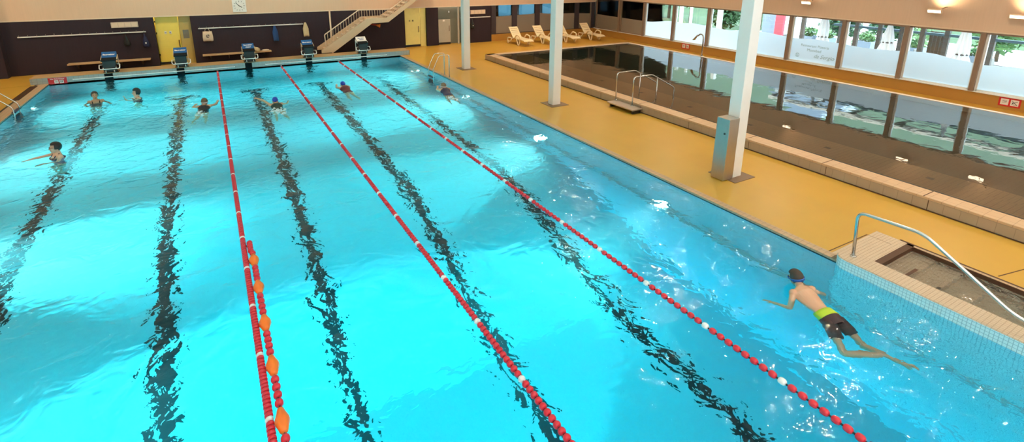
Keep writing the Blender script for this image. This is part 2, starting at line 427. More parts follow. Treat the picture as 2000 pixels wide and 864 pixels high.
# ------------------------------------------------------------------ lettering
def letters(body, size, mtx, m, parent, name='lettering', ext=.0015, align='CENTER', shear=0, bold=0, spacing=1):
    c = bpy.data.curves.new(name, 'FONT'); c.body = body; c.size = size; c.align_x = align; c.align_y = 'CENTER'; c.extrude = ext
    c.shear = shear; c.offset = bold; c.space_character = spacing; c.resolution_u = 3
    t = bpy.data.objects.new(name, c); COL.objects.link(t)
    dg = bpy.context.evaluated_depsgraph_get(); me = bpy.data.meshes.new_from_object(t.evaluated_get(dg))
    bpy.data.objects.remove(t); bpy.data.curves.remove(c)
    me.materials.clear(); me.materials.append(m); me.name = name
    o = bpy.data.objects.new(name, me); COL.objects.link(o)
    if parent is not None: o.parent = parent; o.matrix_parent_inverse = parent_inv(parent)
    o.matrix_basis = mtx
    return o
def frame_at(p, xdir, ydir):
    x = Vector(xdir).normalized(); y = Vector(ydir).normalized(); z = x.cross(y)
    m = Matrix.Identity(4)
    for i in range(3): m[i][0], m[i][1], m[i][2], m[i][3] = x[i], y[i], z[i], p[i]
    return m

# ------------------------------------------------------------------ lane ropes
def bead_mesh(L, r, kind):
    b = MB()
    if kind == 'disc': prof = [(r*.55, -L/2), (r*.97, -L*.42), (r, 0), (r*.97, L*.42), (r*.55, L/2)]
    else: prof = [(r*.45, -L/2), (r*.8, -L*.4), (r, -L*.2), (r*1.03, 0), (r, L*.2), (r*.8, L*.4), (r*.45, L/2)]
    Mr = Matrix.Rotation(PI/2, 3, 'X')
    b.lathe(prof, 14, (0, 0, 0), Mr)
    return b
def rope(X, pitch, L, r, kind, ywhite, period, yfar, ynear, yfront, label):
    t = thing('lane_rope', (X, yfar, .012), label, 'lane rope', 'lane ropes across the pool')
    c = MB(); n = 40
    c.tube([(X, yfar + (ynear - yfar) * i / n, .012) for i in range(n + 1)], .011, 6)
    c.build('cable', M['black'], t)
    h = MB(); h.box(X - .03, X + .03, -.06, 0, -.01, .06); h.build('wall_hook', M['steel'], t)
    rb, wb = bead_mesh(L, r, kind), bead_mesh(L, r, kind)
    proto = {}
    cnt = int((yfar - .15 - ynear) / pitch)
    kf = int(round((ywhite - ynear) / pitch)); off = ywhite - kf * pitch
    rest_r, rest_w = MB(), MB(); first = 0
    for k in range(cnt + 1):
        y = off + k * pitch
        if y > yfar - .2: break
        white = (k - kf) % period == 0
        if y >= yfront - .05 and first < 100:
            first += 1
            if white not in proto:
                o = (wb if white else rb).build('bead', M['wbead'] if white else M['red']); proto[white] = o
                if white: o['label'] = 'white bead'
            else:
                o = proto[white].copy(); COL.objects.link(o)
            o.parent = t; o.matrix_parent_inverse = parent_inv(t); o.location = (X, y, .012)
        else:
            src, dst = (wb, rest_w) if white else (rb, rest_r)
            dst.add([(p[0] + X, p[1] + y, p[2] + .012) for p in src.v], src.f, 0, True)
    big = MB(); big.v, big.f, big.m, big.sm = list(rest_r.v), list(rest_r.f), list(rest_r.m), list(rest_r.sm)
    big.add(rest_w.v, rest_w.f, 1, True)
    tag(big.build('bead', [M['red'], M['wbead']], t), kind='stuff')
    return t
rope(5.02, .06, .042, .042, 'disc', -19.85, 17, 0, -23.6, -20.25, 'red lane rope of thin discs that runs past the orange floats')
rope(7.5, 1.1 / 13, .068, .041, 'barrel', -20.66, 13, 0, -24.2, -21.45, 'red lane rope with close beads, the middle one of three')
rope(10.0, 1.045 / 9, .09, .041, 'barrel', -22.13, 9, 0, -25.2, -23.1, 'red lane rope with widely spaced beads on a black cable beside the swimmer in shorts')

t = thing('float_line', (5.13, -16, .03), 'short line of orange floats and red beads tied to the lane rope', 'float line')
c = MB(); c.tube([(5.03, -15.95, .02), (5.11, -16.3, .03), (5.13, -17, .03), (5.13, -21.4, .03)], .009, 6); c.build('cable', M['black'], t)
fb = MB(); prof = [(.018, -.17), (.035, -.15), (.048, -.09), (.070, -.02), (.072, .02), (.052, .09), (.04, .14), (.018, .16)]
fb.lathe(prof, 20, (0, 0, 0), Matrix.Rotation(PI/2, 3, 'X')); fo = fb.build('float', M['orange'])
fb2 = bead_mesh(.085, .043, 'barrel').build('bead', M['red'])
fy = [-16.62, -17.41, -18.27, -19.1, -19.94, -20.8]
for i, y in enumerate(fy):
    o = fo if i == 0 else fo.copy()
    if i: COL.objects.link(o)
    o.parent = t; o.matrix_parent_inverse = parent_inv(t); o.location = (5.13, y, .035)
bys = [-16.03, -16.12, -16.21, -16.30, -16.39]
for a, c2 in zip(fy, fy[1:]): bys += [a - .23 - (abs(c2 - a) - .43) * k / 3.4 for k in range(4)]
for i, y in enumerate(bys):
    o = fb2 if i == 0 else fb2.copy()
    if i: COL.objects.link(o)
    o.parent = t; o.matrix_parent_inverse = parent_inv(t); o.location = (5.13 if y < -16.35 else 5.11, y, .03)

# ------------------------------------------------------------------ starting blocks
M['panel_white'] = mat('panel_white', (.80, .80, .80), .4)
M['dark_rubber'] = mat('dark_tread', (.012, .014, .016), .95, bump=.001, bscale=200, spec=.1)
def block(cx, label, style):
    t = thing('starting_block', (cx, .2, .285), label, 'starting block', 'starting blocks on the pool ledge')
    def P(y): return .80 + (y + .02) * .27        # platform's top slopes down to the water
    b = MB(); w = .235
    b.prism([(-.06, P(-.06) - .05), (-.06, P(-.06)), (.48, P(.48)), (.48, P(.48) - .05)], lambda a, z, d: (cx + d, a, z), -w, w, 0)
    plat = b.build('platform', M['dark_rubber'], t, bevel=.008)
    K = lambda y: P(y) + .002 + (y - .20) * .42      # raised print wedge at the back
    b = MB(); b.prism([(.20, P(.20) + .001), (.47, P(.47) + .001), (.47, K(.47)), (.20, K(.20))], lambda a, z, d: (cx + d, a, z), -w + .005, w - .005, 0)
    blue = style != 'white'
    pan = b.build('printed_panel', M['blue'] if blue else M['panel_white'], plat)
    rows = {'one': [('Baumeister', .33, .105)], 'two': [('Baumeister', .38, .09), ('Altdorf', .27, .085)], 'white': [('Baumeister', .38, .08), ('Altdorf', .28, .085)]}[style]
    sl = Vector((0, 1, .69)).normalized()
    for s, y, sz in rows:
        letters(s, sz, frame_at((cx, y, K(y) + .004), (1, 0, 0), sl), M['panel_white'] if blue else M['blue'], pan, bold=.002, spacing=.82)
    b = MB(); b.box(cx - .2, cx + .2, -.03, .0, .36, P(-.03) - .05, 0)
    b.build('front_plate', M['black'], t, bevel=.004)
    b = MB()
    b.box(cx - .19, cx + .19, .16, .3, .285, .70, 0); b.box(cx - .24, cx + .24, .08, .36, .285, .30, 0)
    b.build('pedestal', M['black'], t, bevel=.006)
    for s in (-1, 1):
        b = MB(); x = cx + s * (w + .012)
        b.prism([(.42, .285), (.46, .285), (.47, P(.47) - .01), (.10, P(.10) - .02), (.10, P(.10) - .05), (.41, P(.41) - .07)], lambda a, z, d: (x + d, a, z), -.012, .012, 0)
        b.build('side_frame', M['concrete'] if style != 'white' else M['wbead'], t)
    b = MB()
    pts = fillet([(cx - .32, .06, .60), (cx - .32, -.09, .455), (cx + .32, -.09, .455), (cx + .32, .06, .60)], .07)
    b.tube(pts, .016, 10)
    for s in (-1, 1): b.tube([(cx + s * .2, -.09, .455), (cx + s * .2, -.015, .50)], .013, 8); b.tube([(cx + s * .32, .06, .60), (cx + s * .2, .16, .60)], .013, 8)
    b.build('grab_bar', M['wbead'], t)
    for s in (-1, 1):
        b = MB(); b.tube([(cx + s * .13, -.045, .285), (cx + s * .13, -.045, .40)], .02, 8); b.build('foot_bolt', M['steel'], t)
    return t
for cx, lab, st in ((1.44, 'blue topped starting block leftmost on the ledge, above the two chatting bathers', 'one'),
                    (3.79, 'blue topped starting block in front of the left yellow door', 'one'),
                    (6.30, 'starting block whose blue top has two lines of writing', 'two'),
                    (8.73, 'blue topped starting block left of the foot of the stairs', 'one'),
                    (11.2, 'starting block with a white printed top under the stairs', 'white')):
    block(cx, lab, st)

for a, c, n, lab in ((.28, 5.68, 4, 'long white grab rail along the left half of the end wall'), (6.88, 12.31, 4, 'long white grab rail along the right half of the end wall')):
    t = thing('grab_rail', (a, -.06, .15), lab, 'grab rail', 'grab rails on the pool end wall')
    b = MB(); b.tube(fillet([(a, 0, .15), (a, -.06, .15), (c, -.06, .15), (c, 0, .15)], .03), .016, 8); b.build('bar', M['wbead'], t)
    for k in range(1, n):
        x = a + (c - a) * k / n
        b = MB(); b.tube([(x, -.06, .15), (x, 0, .15)], .011, 8); b.build('bracket', M['wbead'], t)

# ------------------------------------------------------------------ signs
def picto(b, p, fr, kind, s):
    """a pool pictogram drawn in thin raised strokes on plane fr"""
    def T(x, y): return fr @ Vector((p[0] + x * s, p[1] + y * s, .006))
    def stroke(pts, w): b.tube([T(*q) for q in pts], w * s, 6)
    def dot(x, y, r): b.ell(T(x, y), (r * s,) * 3, nu=8, nv=6)
    if kind == 'dive':
        dot(-.22, -.02, .09); stroke([(-.12, .02), (.1, .12), (.34, .24)], .05); stroke([(-.12, .0), (-.3, -.16)], .035)
        stroke([(-.36, -.3), (-.18, -.25), (0, -.3), (.18, -.25), (.36, -.3)], .03); stroke([(-.38, .36), (.38, -.36)], .035)
    elif kind == 'swim':
        dot(.2, .12, .1); stroke([(.1, .02), (-.3, .1)], .06); stroke([(.05, .05), (.3, -.05)], .04)
        stroke([(-.36, -.2), (-.18, -.14), (0, -.2), (.18, -.14), (.36, -.2)], .035)
    elif kind == 'pair':
        for q in (-.16, .16):
            dot(q, .22, .1); stroke([(q, .1), (q, -.12)], .09); stroke([(q - .12, .04), (q + .12, .04)], .04)
        stroke([(-.36, -.26), (-.18, -.2), (0, -.26), (.18, -.2), (.36, -.26)], .035)
    else:
        for q in (.18, .02, -.14): stroke([(-.28, q), (-.1, q + .06), (.1, q), (.28, q + .06)], .03)
M['pict'] = mat('pictogram_dark', (.05, .04, .05), .6)
M['sign_white'] = mat('sign_white', (.80, .74, .68), .5)
def sign(fr, w, h, label, panels, text=None, group=None):
    """fr maps (x right, y up, z out of the wall) to the wall"""
    t = thing('pool_sign', fr.to_translation(), label, 'sign', group)
    def bx(b, x0, x1, y0, y1, z0, z1):
        vs = [fr @ Vector(p) for p in ((x0,y0,z0),(x1,y0,z0),(x1,y1,z0),(x0,y1,z0),(x0,y0,z1),(x1,y0,z1),(x1,y1,z1),(x0,y1,z1))]
        b.add(vs, [(0,3,2,1),(4,5,6,7),(0,1,5,4),(1,2,6,5),(2,3,7,6),(3,0,4,7)])
    b = MB(); bx(b, -w/2, w/2, -h/2, h/2, -.004, .004); b.build('plate', M['redsign'], t, bevel=.003)
    for px, py, ps, k in panels:
        b = MB(); bx(b, px - ps/2, px + ps/2, py - ps/2, py + ps/2, .004, .006); pn = b.build('panel', M['sign_white'], t, bevel=.002)
        b = MB(); picto(b, (px, py), fr, k, ps); b.build('pictogram', M['pict'], pn)
    if text: letters(text[0], text[1], fr @ Matrix.Translation((0, text[2], .006)), M['sign_white'], t, bold=.001)
    return t
frb = frame_at((-.17, -.006, .14), (1, 0, 0), (0, 0, 1))
sign(frb, .54, .235, 'red sign with two pictograms on the left end of the pool ledge', [(-.04, -.035, .12, 'wave'), (.11, -.035, .12, 'pair')], ('Nur Schwimmer', .062, .075))
for y, lab in ((-5.62, 'small red sign with two pictograms under the windows near the water spout'), (-18.98, 'red sign with two pictograms under the frosted windows at the right edge')):
    fr = frame_at((GX - .008, y, .30), (0, -1, 0), (0, 0, 1))
    sign(fr, .55, .29, lab, [(-.125, 0, .2, 'wave'), (.125, 0, .2, 'dive')], None, 'red pool signs under the windows')

# ------------------------------------------------------------------ ladders
def ladder(x_deck, x_water, y0, y1, h, zdeep, label, slope):
    t = thing('pool_ladder', (x_deck, (y0 + y1) / 2, ZD), label, 'ladder')
    for y in (y0, y1):
        b = MB()
        if slope: pts = fillet([(x_deck, y, ZD), (x_deck, y, h), (x_deck + (x_water - x_deck) * .62, y, h), (x_water, y, .45), (x_water, y, zdeep)], .09)
        else: pts = fillet([(x_deck, y, ZD), (x_deck, y, h), (x_deck + .35, y, h), (x_water, y, .26), (x_water, y, zdeep)], .09)
        b.tube(pts, .021, 12); b.build('handrail', M['steel'], t)
        b = MB(); b.lathe([(.05, ZD), (.05, ZD + .012), (.022, ZD + .016)], 16, (x_deck, y, 0)); b.build('flange', M['steel'], t)
    z = .12
    while z > zdeep + .05:
        b = MB(); b.box(x_water - .05, x_water + .05, min(y0, y1), max(y0, y1), z - .015, z + .015); b.build('rung', M['navy_rung'], t, bevel=.005)
        z -= .24
    return t
M['blue_dark'] = M['blue']
ladder(13.07, 12.38, -5.45, -5.95, .98, -.9, 'steel pool ladder beside the first white column on the right side', True)
ladder(-1.35, -.33, -4.14, -4.7, .95, -.9, 'steel pool ladder with slanting rails at the left edge of the pool', False)
b = MB()
b.box(-.9, -.69, -2.6, -.25, ZD - .01, ZD + .008)
gt = b.build('drain_grate', M['grate']); tag(gt, 'dark drain grate in the floor by the left end of the ledge', 'drain grate')
b2 = MB()
for k in range(46): b2.box(-.9, -.69, -2.58 + k * .05, -2.56 + k * .05, ZD + .006, ZD + .014)
b2.build('bars', M['joint'], gt)

# ------------------------------------------------------------------ corner stairs into the pool, near right
b = MB(); WX0, WX1, WY = 12.90, 13.27, -21.08
def corner(x0, x1, y1, z):
    pts = []
    for k in range(9):
        a = PI * k / 8
        pts.append(((x0 + x1) / 2 - math.cos(a) * (x1 - x0) / 2, y1 - .185 + math.sin(a) * .185))
    return [(p[0], p[1]) for p in pts]
out = [(WX0, NEAR)] + corner(WX0, WX1, WY, 0) + [(WX1, NEAR)]
n = len(out)
b.add([(x, y, -3) for x, y in out] + [(x, y, .155) for x, y in out], [(i, i + 1, n + i + 1, n + i) for i in range(n - 1)], 1, False)
b.add([(x, y, .155) for x, y in out] + [(x + (.012 if x < 13.08 else -.012), y - (.008 if y > -25 else 0), .17) for x, y in out], [(i, i + 1, n + i + 1, n + i) for i in range(n - 1)], 0, False)
b.add([(x + (.012 if x < 13.08 else -.012), y - (.008 if y > -25 else 0), .17) for x, y in out], [tuple(range(n))], 0)
struct(b.build('trim_stair_wall', [M['step_tile'], M['mosaic']]))
b = MB(); SX0, SX1 = WX1, 14.5
b.box(PR + .17, 14.56, -21.42, -20.95, -.3, ZD + .002, 0)                       # landing
b.box(PR + .17, 14.56, -21.52, -21.42, -.3, ZD + .004, 1)
b.box(SX0, SX1, -21.86, -21.52, -1.2, -.05, 0)
for k in range(6):
    y = -21.86 - k * .34; z = -.12 - k * .15
    b.box(SX0, SX1, y - .34, y, -2.4, z, 0); b.box(SX0 + .10 + .03 * (k % 2), SX0 + .58 - .05 * k, y - .006, y + .04, z + .150, z + .1525, 1)
b.box(SX1, 14.56, NEAR - 8, -21.42, -2.4, ZD + .004, 2)
b.box(14.56, 14.60, NEAR - 8, -21.3, -.1, ZD + .006, 1); b.box(SX1 - .012, SX1, NEAR - 8, -21.52, -.2, ZD + .006, 1)
b.box(SX0, SX1, -30, -23.8, -2.5, -2.4, 0)
struct(b.build('floor_stairs', [M['step_tile'], M['joint'], M['coping']]))
b = MB(); b.box(SX0 + .003, SX1 - .013, -26.9, -21.525, -2.39, -.012)
tag(b.build('stair_water', water('stair_water', (.6, .93, .98), .25, waves=((5, .03), (14, .008)), dist=1.2)), 'shallow water over the stairs in the near corner', 'water', kind='stuff')
t = thing('stair_handrail', (13.12, -21.25, .17), 'curved steel handrail over the corner stairs at the near right', 'handrail')
b = MB(); b.tube(fillet([(13.12, -21.27, .16), (13.12, -21.22, .90), (13.12, -22.06, .94), (13.12, -23.12, .34), (13.12, -23.6, .28)], .13, 8), .024, 16); b.build('rail', M['steel'], t)
b = MB(); b.lathe([(.045, .17), (.045, .182), (.026, .186)], 18, (13.12, -21.27, 0)); b.build('flange', M['steel'], t)

# ------------------------------------------------------------------ columns
for (x, y), lab in (((14.49, -4.55), 'square white column farthest away, next to the pool ladder'), ((14.49, -11.3), 'square white column in front of the sun loungers'), ((14.49, -18.07), 'square white column with a steel box at its foot')):
    t = thing('column', (x, y, ZD), lab, 'column', 'white columns beside the pool'); t['kind'] = 'thing'
    b = MB(); b.box(x - .17, x + .13, y - .14, y + .14, ZD, 7.0, 0); b.build('shaft', M['white'], t, bevel=.012)
    b = MB(); b.box(x - .34, x + .33, y - .35, y + .35, ZD - .01, ZD + .012); b.build('base_plate', M['plate'], t, bevel=.004)
x, y = 14.14, -18.07
t = thing('steel_cabinet', (x, y, ZD + .012), 'tall brushed steel cabinet fixed to the nearest white column', 'cabinet')
xa, xb, ya, yb = 13.99, 14.305, -18.235, -17.92
b = MB(); b.box(xa, xb, ya, yb, ZD + .015, 1.42); b.build('body', M['brushed'], t, bevel=.008)
b = MB(); b.box(xa - .004, xa, ya + .05, yb - .05, .86, 1.28); d = b.build('door', M['brushed'], t, bevel=.002)
b = MB(); b.lathe([(.022, 0), (.022, .012), (.014, .014)], 14, (xa - .004, ya + .09, 1.10), Matrix.Rotation(-PI/2, 3, 'Y')); b.build('lock', M['black'], d)
# ------------------------------------------------------------------ raised basin
b = MB(); RZ = .30
b.box(BX0, 16.74, NEAR - 8, BY1, ZD - .1, RZ, 0)                      # near rim
b.box(BX0 + .002, BX1, BY1 - .30, BY1, -1.2, RZ, 0)                    # end rim
b.box(BX1 - .16, BX1 + .02, NEAR - 8, BY1, -1.2, RZ, 2)                # far rim, a thin pale edge
b.box(16.28, 25.2, BY1 - .33, BY1 - .28, .1, RZ + .003, 2)
struct(b.build('trim_basin_rim', [M['rim'], M['rimside'], M['trimw']], bevel=.01))
b = MB(); b.box(BX0 - .005, BX0, NEAR - 8, BY1, ZD, RZ - .045, 0); b.box(BX0 - .04, BX0, NEAR - 8, BY1, ZD, ZD + .012, 1)
for k in range(17): b.box(BX0 - .0065, BX0 - .004, BY1 - 1 - k * 1.9, BY1 - 1.012 - k * 1.9, ZD, RZ - .045, 2)
for k in range(17): b.box(BX0 + .0, 16.73, BY1 - .9 - k * 1.9, BY1 - .918 - k * 1.9, RZ - .001, RZ + .0015, 2)
b.box(16.70, 16.742, NEAR - 8, BY1 - .3, RZ - .02, RZ + .0025, 3)
struct(b.build('trim_basin_side', [M['rimside'], M['joint'], M['joint'], M['slot']]))
b = MB()
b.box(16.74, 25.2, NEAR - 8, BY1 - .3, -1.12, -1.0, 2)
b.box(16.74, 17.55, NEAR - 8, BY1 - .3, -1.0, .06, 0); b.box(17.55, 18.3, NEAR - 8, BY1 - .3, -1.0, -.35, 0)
for k in range(9): b.box(17.48, 17.62, -8 - k * 2.1, -7.86 - k * 2.1, .055, .064, 1)
struct(b.build('floor_basin', [M['basin'], M['slot'], M['basin_dimmed']]))
b = MB(); b.box(16.73, 25.17, NEAR - 7.9, BY1 - .29, -1.05, .288)
tag(b.build('basin_water', water('basin_water', (.35, .80, .85), .45, ior=2.0, waves=((1.1, .006), (4, .0012)), dist=.4)), 'still dark water brimming in the raised basin by the windows', 'water', kind='stuff')

t = thing('basin_step', (16.05, -12.95, ZD), 'low tiled step with grated top against the raised basin', 'step')
b = MB(); b.box(15.84, 16.26, -13.52, -12.32, .16, .205); b.build('tread', M['brushed'], t, bevel=.008)
for y in (-13.44, -12.44):
    b = MB(); b.box(15.90, 16.22, y - .03, y + .03, ZD, .16); b.build('leg', M['black'], t)
for y, lab in ((-12.35, 'bent steel handrail over the basin rim, farther of two'), (-13.12, 'bent steel handrail over the basin rim, nearer of two')):
    t = thing('basin_handrail', (16.2, y, .205), lab, 'handrail', 'handrails over the basin rim')
    b = MB(); b.tube(fillet([(16.19, y, .205), (16.19, y, 1.12), (16.97, y, 1.13), (18.02, y, .60), (18.02, y, -.34)], .10, 6), .02, 12); b.build('rail', M['steel'], t)
    b = MB(); b.tube([(17.22, y, 1.0), (17.22, y, .06)], .017, 10); b.build('post', M['steel'], t)
    b = MB(); b.lathe([(.05, .205), (.05, .22), (.022, .225)], 16, (16.19, y, 0)); b.build('flange', M['steel'], t)
for y, lab in ((-8.22, 'curved steel water spout standing on the far rim of the basin'), (-10.92, 'steel water spout mostly hidden behind the nearest white column')):
    t = thing('water_spout', (25.26, y, .3), lab, 'spout', 'water spouts on the basin')
    b = MB(); pts = [(25.26, y, .3), (25.26, y, 1.16)]
    for k in range(1, 9):
        a = PI * .92 * k / 9; pts.append((25.26, y + .16 - math.cos(a) * .16, 1.18 + math.sin(a) * .17))
    pts += [(25.26, y + .40, 1.24), (25.26, y + .50, 1.10)]
    b.tube(fillet(pts, .03, 2), .036, 12); b.build('pipe', M['steel'], t)
    b = MB(); c0, c1 = Vector((25.26, y + .36, 1.28)), Vector((25.26, y + .56, 1.03)); d = (c1 - c0).normalized(); n_ = Vector((0, d.z, -d.y))
    rings = []
    for k in range(5):
        f = k / 4; p = c0.lerp(c1, f); w, h = .04 + .07 * f, .04 - .02 * f
        rings.append([p + Vector((1, 0, 0)) * w * math.cos(2*PI*i/16) + n_ * h * math.sin(2*PI*i/16) for i in range(16)])
    b.loft(rings); b.build('nozzle', M['steel'], t)
    b = MB(); b.lathe([(.08, .3), (.08, .315), (.04, .32)], 18, (25.26, y, 0)); b.build('flange', M['steel'], t)

# ------------------------------------------------------------------ doors in the end wall
M['recess'] = mat('recess_greygreen', (.20, .20, .15), .6)
M['pdoor'] = mat('pale_door', (.42, .38, .30), .5)
M['poster'] = mat('grey_poster', (.17, .15, .11), .5)
def door(x0, x1, back, name_mat):
    b = MB(); D = .42
    b.box(x0, x1, WALL + D, WALL + D + .05, ZD, 2.19, 0); b.box(x0 - .03, x0, WALL + .01, WALL + D + .05, ZD, 2.19, 0); b.box(x1, x1 + .03, WALL + .01, WALL + D + .05, ZD, 2.19, 0)
    return b
d1 = struct(door(2.90, 4.25, 0, 0).build('door_1', M['yellow']))
b = MB(); b.box(2.94, 3.78, WALL + .20, WALL + .24, .17, 2.17); lf = b.build('leaf', M['yellow'], d1, bevel=.004)
b = MB(); b.box(2.90, 3.80, WALL + .22, WALL + .40, ZD, .16); b.build('gap_shade', M['black'], d1)  # black block paints the shade in the gap under the leaf
b = MB(); b.box(3.80, 4.25, WALL + .20, WALL + .26, ZD, 2.17); b.build('side_panel', mat('tan_yellow_panel', (.48, .33, .08), .4), d1)
b = MB(); b.box(3.90, 4.13, WALL + .19, WALL + .20, 1.17, 1.55); b.build('poster', M['poster'], d1)
b = MB(); b.tube([(3.72, WALL + .16, .80), (3.72, WALL + .16, 1.12)], .018, 8); b.build('handle', M['joint'], lf)
for z in (.5, 1.95, 1.45):
    b = MB(); b.tube([(2.93, WALL + .19, z - .04), (2.93, WALL + .19, z + .04)], .022, 8); b.build('hinge', M['joint'], lf)
frd = frame_at((3.36, WALL + .197, 1.46), (1, 0, 0), (0, 0, 1))
b = MB(); b.box(3.22, 3.30, WALL + .195, WALL + .2, 1.40, 1.52); b.box(3.40, 3.48, WALL + .195, WALL + .2, 1.40, 1.52); sg = b.build('sign', M['sign_white'], lf)
b = MB(); picto(b, (-.10, .0), frd, 'swim', .09); picto(b, (.08, 0), frd, 'pair', .09); b.build('pictogram', M['pict'], lf)
d2 = struct(door(14.08, 15.32, 0, 0).build('door_2', M['lityellow']))
b = MB(); b.box(14.10, 14.98, WALL + .12, WALL + .16, .17, 2.17); lf = b.build('leaf', M['lityellow'], d2, bevel=.004)
b = MB(); b.box(14.08, 14.98, WALL + .14, WALL + .40, ZD, .16); b.build('gap_shade', M['black'], d2)  # shade below this leaf, filled in black
b = MB(); b.box(15.0, 15.32, WALL + .12, WALL + .18, ZD, 2.17); b.build('side_panel', M['lityellow'], d2)
b = MB(); b.tube([(14.88, WALL + .08, .85), (14.88, WALL + .08, 1.18)], .018, 8); b.build('handle', M['plate'], lf)
frd = frame_at((14.45, WALL + .117, 1.48), (1, 0, 0), (0, 0, 1)); b = MB(); picto(b, (-.06, 0), frd, 'pair', .13); picto(b, (.12, 0), frd, 'pair', .15); b.build('pictogram', M['pict'], lf)
d3 = struct(door(16.02, 17.55, 0, 0).build('door_3', M['recess']))
b = MB(); b.box(16.07, 16.80, WALL + .14, WALL + .18, .17, 1.47); lf = b.build('leaf', M['pdoor'], d3, bevel=.006)
b = MB(); b.box(16.05, 16.80, WALL + .16, WALL + .40, ZD, .16); b.build('gap_shade', M['black'], d3)  # black filler for the shaded gap below the short leaf
b = MB(); b.box(16.34, 16.46, WALL + .134, WALL + .14, 1.36, 1.46); b.build('sign', M['sign_white'], lf)
b = MB(); b.tube([(16.72, WALL + .11, .80), (16.72, WALL + .11, 1.12)], .016, 8); b.build('handle', M['plate'], lf)
b = MB(); b.ell((16.82, WALL + .36, 1.86), (.035, .03, .06)); b.build('wall_light', M['sign_white'], d3)
b = MB(); b.box(17.22, 17.30, WALL + .02, WALL + .1, ZD, 2.19); b.build('post', M['pdoor'], d3)

# ------------------------------------------------------------------ things on the end wall
t = thing('wall_clock', (6.25, WALL - .03, 2.56), 'square white clock above the dark wall', 'clock')
b = MB(); b.box(5.97, 6.53, WALL - .05, WALL, 2.27, 2.83); b.build('face', M['white'], t, bevel=.01)
frc = frame_at((6.25, WALL - .052, 2.55), (1, 0, 0), (0, 0, 1))
b = MB()
for k in range(12):
    a = 2*PI*k/12; c_, s_ = math.sin(a), math.cos(a); r0 = .19 if k % 3 else .165
    b.tube([frc @ Vector((c_*r0, s_*r0, .001)), frc @ Vector((c_*.235, s_*.235, .001))], .009, 6)
b.build('hour_marks', M['black'], t)
for ln, a, w, nm in ((.13, 2.2, .016, 'hour_hand'), (.2, -.75, .012, 'minute_hand')):
    b = MB(); b.tube([frc @ Vector((-.05*math.sin(a), -.05*math.cos(a), .004)), frc @ Vector((ln*math.sin(a), ln*math.cos(a), .004))], w, 6); b.build(nm, M['black'], t)
M['cream'] = mat('cream_panel', (.58, .44, .33), .5)
for x0, x1, z0, z1, lab in ((1.43, 2.35, 1.78, 2.01, 'cream wall panel of four cells above the left coat rail'), (17.99, 18.95, 1.71, 1.95, 'cream wall panel of four cells right of the far white column')):
    t = thing('wall_panel', (x0, WALL - .05, z0), lab, 'panel', 'cream panels on the dark wall')
    b = MB(); b.box(x0, x1, WALL - .06, WALL, z0, z1); b.build('casing', M['cream'], t, bevel=.006)
    for k in range(4):
        a = x0 + .02 + (x1 - x0 - .04) * k / 4; c = x0 + .02 + (x1 - x0 - .04) * (k + 1) / 4
        b = MB(); b.box(a + .015, c - .015, WALL - .068, WALL - .06, z0 + .03, z1 - .03); b.build('cell', M['trimw'], t, bevel=.003)
for x0, x1, z, lab in ((-1.54, 2.58, 1.57, 'long white coat rail with hooks on the left dark wall'), (4.51, 8.92, 1.60, 'long white coat rail between the left yellow door and the stairs'), (17.37, 19.29, 1.53, 'short white coat rail behind the farthest column')):
    t = thing('coat_rail', (x0, 2.2, z), lab, 'coat rail', 'white coat rails on the dark wall')
    b = MB(); b.box(x0, x1, WALL - .055, WALL - .03, z - .025, z + .02); b.build('bar', M['white'], t, bevel=.003)
    n = int((x1 - x0) / .27)
    for k in range(n + 1):
        x = x0 + .06 + (x1 - x0 - .12) * k / n
        b = MB(); b.tube(fillet([(x, WALL - .05, z + .01), (x, WALL - .09, z + .03), (x, WALL - .10, z + .075)], .02, 3), .007, 6); b.build('hook', M['steel'], t)
M['navy'] = mat('navy_cloth', (.008, .012, .05), .7, bump=.004, bscale=14)
M['blackc'] = mat('black_cloth', (.006, .006, .007), .7, bump=.004, bscale=14)
M['bluec'] = mat('blue_cloth', (.012, .05, .17), .8, bump=.006, bscale=18)
M['creamc'] = mat('cream_cloth', (.60, .47, .28), .85, bump=.006, bscale=22)
M['tote'] = mat('tote_cloth', (.66, .52, .38), .85, bump=.004, bscale=16)
M['strap'] = mat('dark_strap', (.02, .018, .02), .7)
def sack(x, ztop, h, w, m, label, logo=False):
    t = thing('drawstring_bag', (x, 2.15, ztop - h), label, 'bag', 'bags on the coat rails')
    b = MB(); zt = ztop - .10
    prof = [(.02, zt), (.03, zt - h*.12), (w*.33, zt - h*.35), (w*.48, zt - h*.62), (w*.5, zt - h*.75), (w*.38, zt - h*.88), (.02, zt - h*.9)]
    rings = []
    for i, (r, z) in enumerate(prof):
        rings.append([(x + r*math.cos(2*PI*k/18)*(1 + .06*math.sin(3*k + i)) + (zt - z) * .05, 2.14 + r*.6*math.sin(2*PI*k/18), z) for k in range(18)])
    b.loft(rings); b.build('body', m, t)
    b = MB(); b.tube([(x - .012, 2.165, ztop - .02), (x - .02, 2.15, zt - .02)], .007, 6); b.tube([(x + .012, 2.165, ztop - .02), (x + .02, 2.15, zt - .02)], .007, 6); b.build('strap', M['strap'], t)
    if logo:
        b = MB(); b.ell((x + .02, 2.135 - w * .28, zt - h * .6), (.03, .012, .03), nu=10, nv=6); b.build('logo', M['sign_white'], t)
sack(1.86, 1.58, .52, .24, M['blackc'], 'black drawstring bag on the left coat rail')
sack(2.51, 1.60, .66, .26, M['navy'], 'dark blue bag with a pale spot at the end of the left coat rail', True)
sack(18.06, 1.53, .60, .28, M['blackc'], 'black bag with a pale spot behind the farthest column', True)
sack(9.97, 1.36, .46, .2, M['blackc'], 'dark bag hanging left of the stair foot')
t = thing('tote_bag', (4.85, 2.15, 1.03), 'cream tote bag with a dark ring print on the coat rail', 'bag')
b = MB(); rings = []
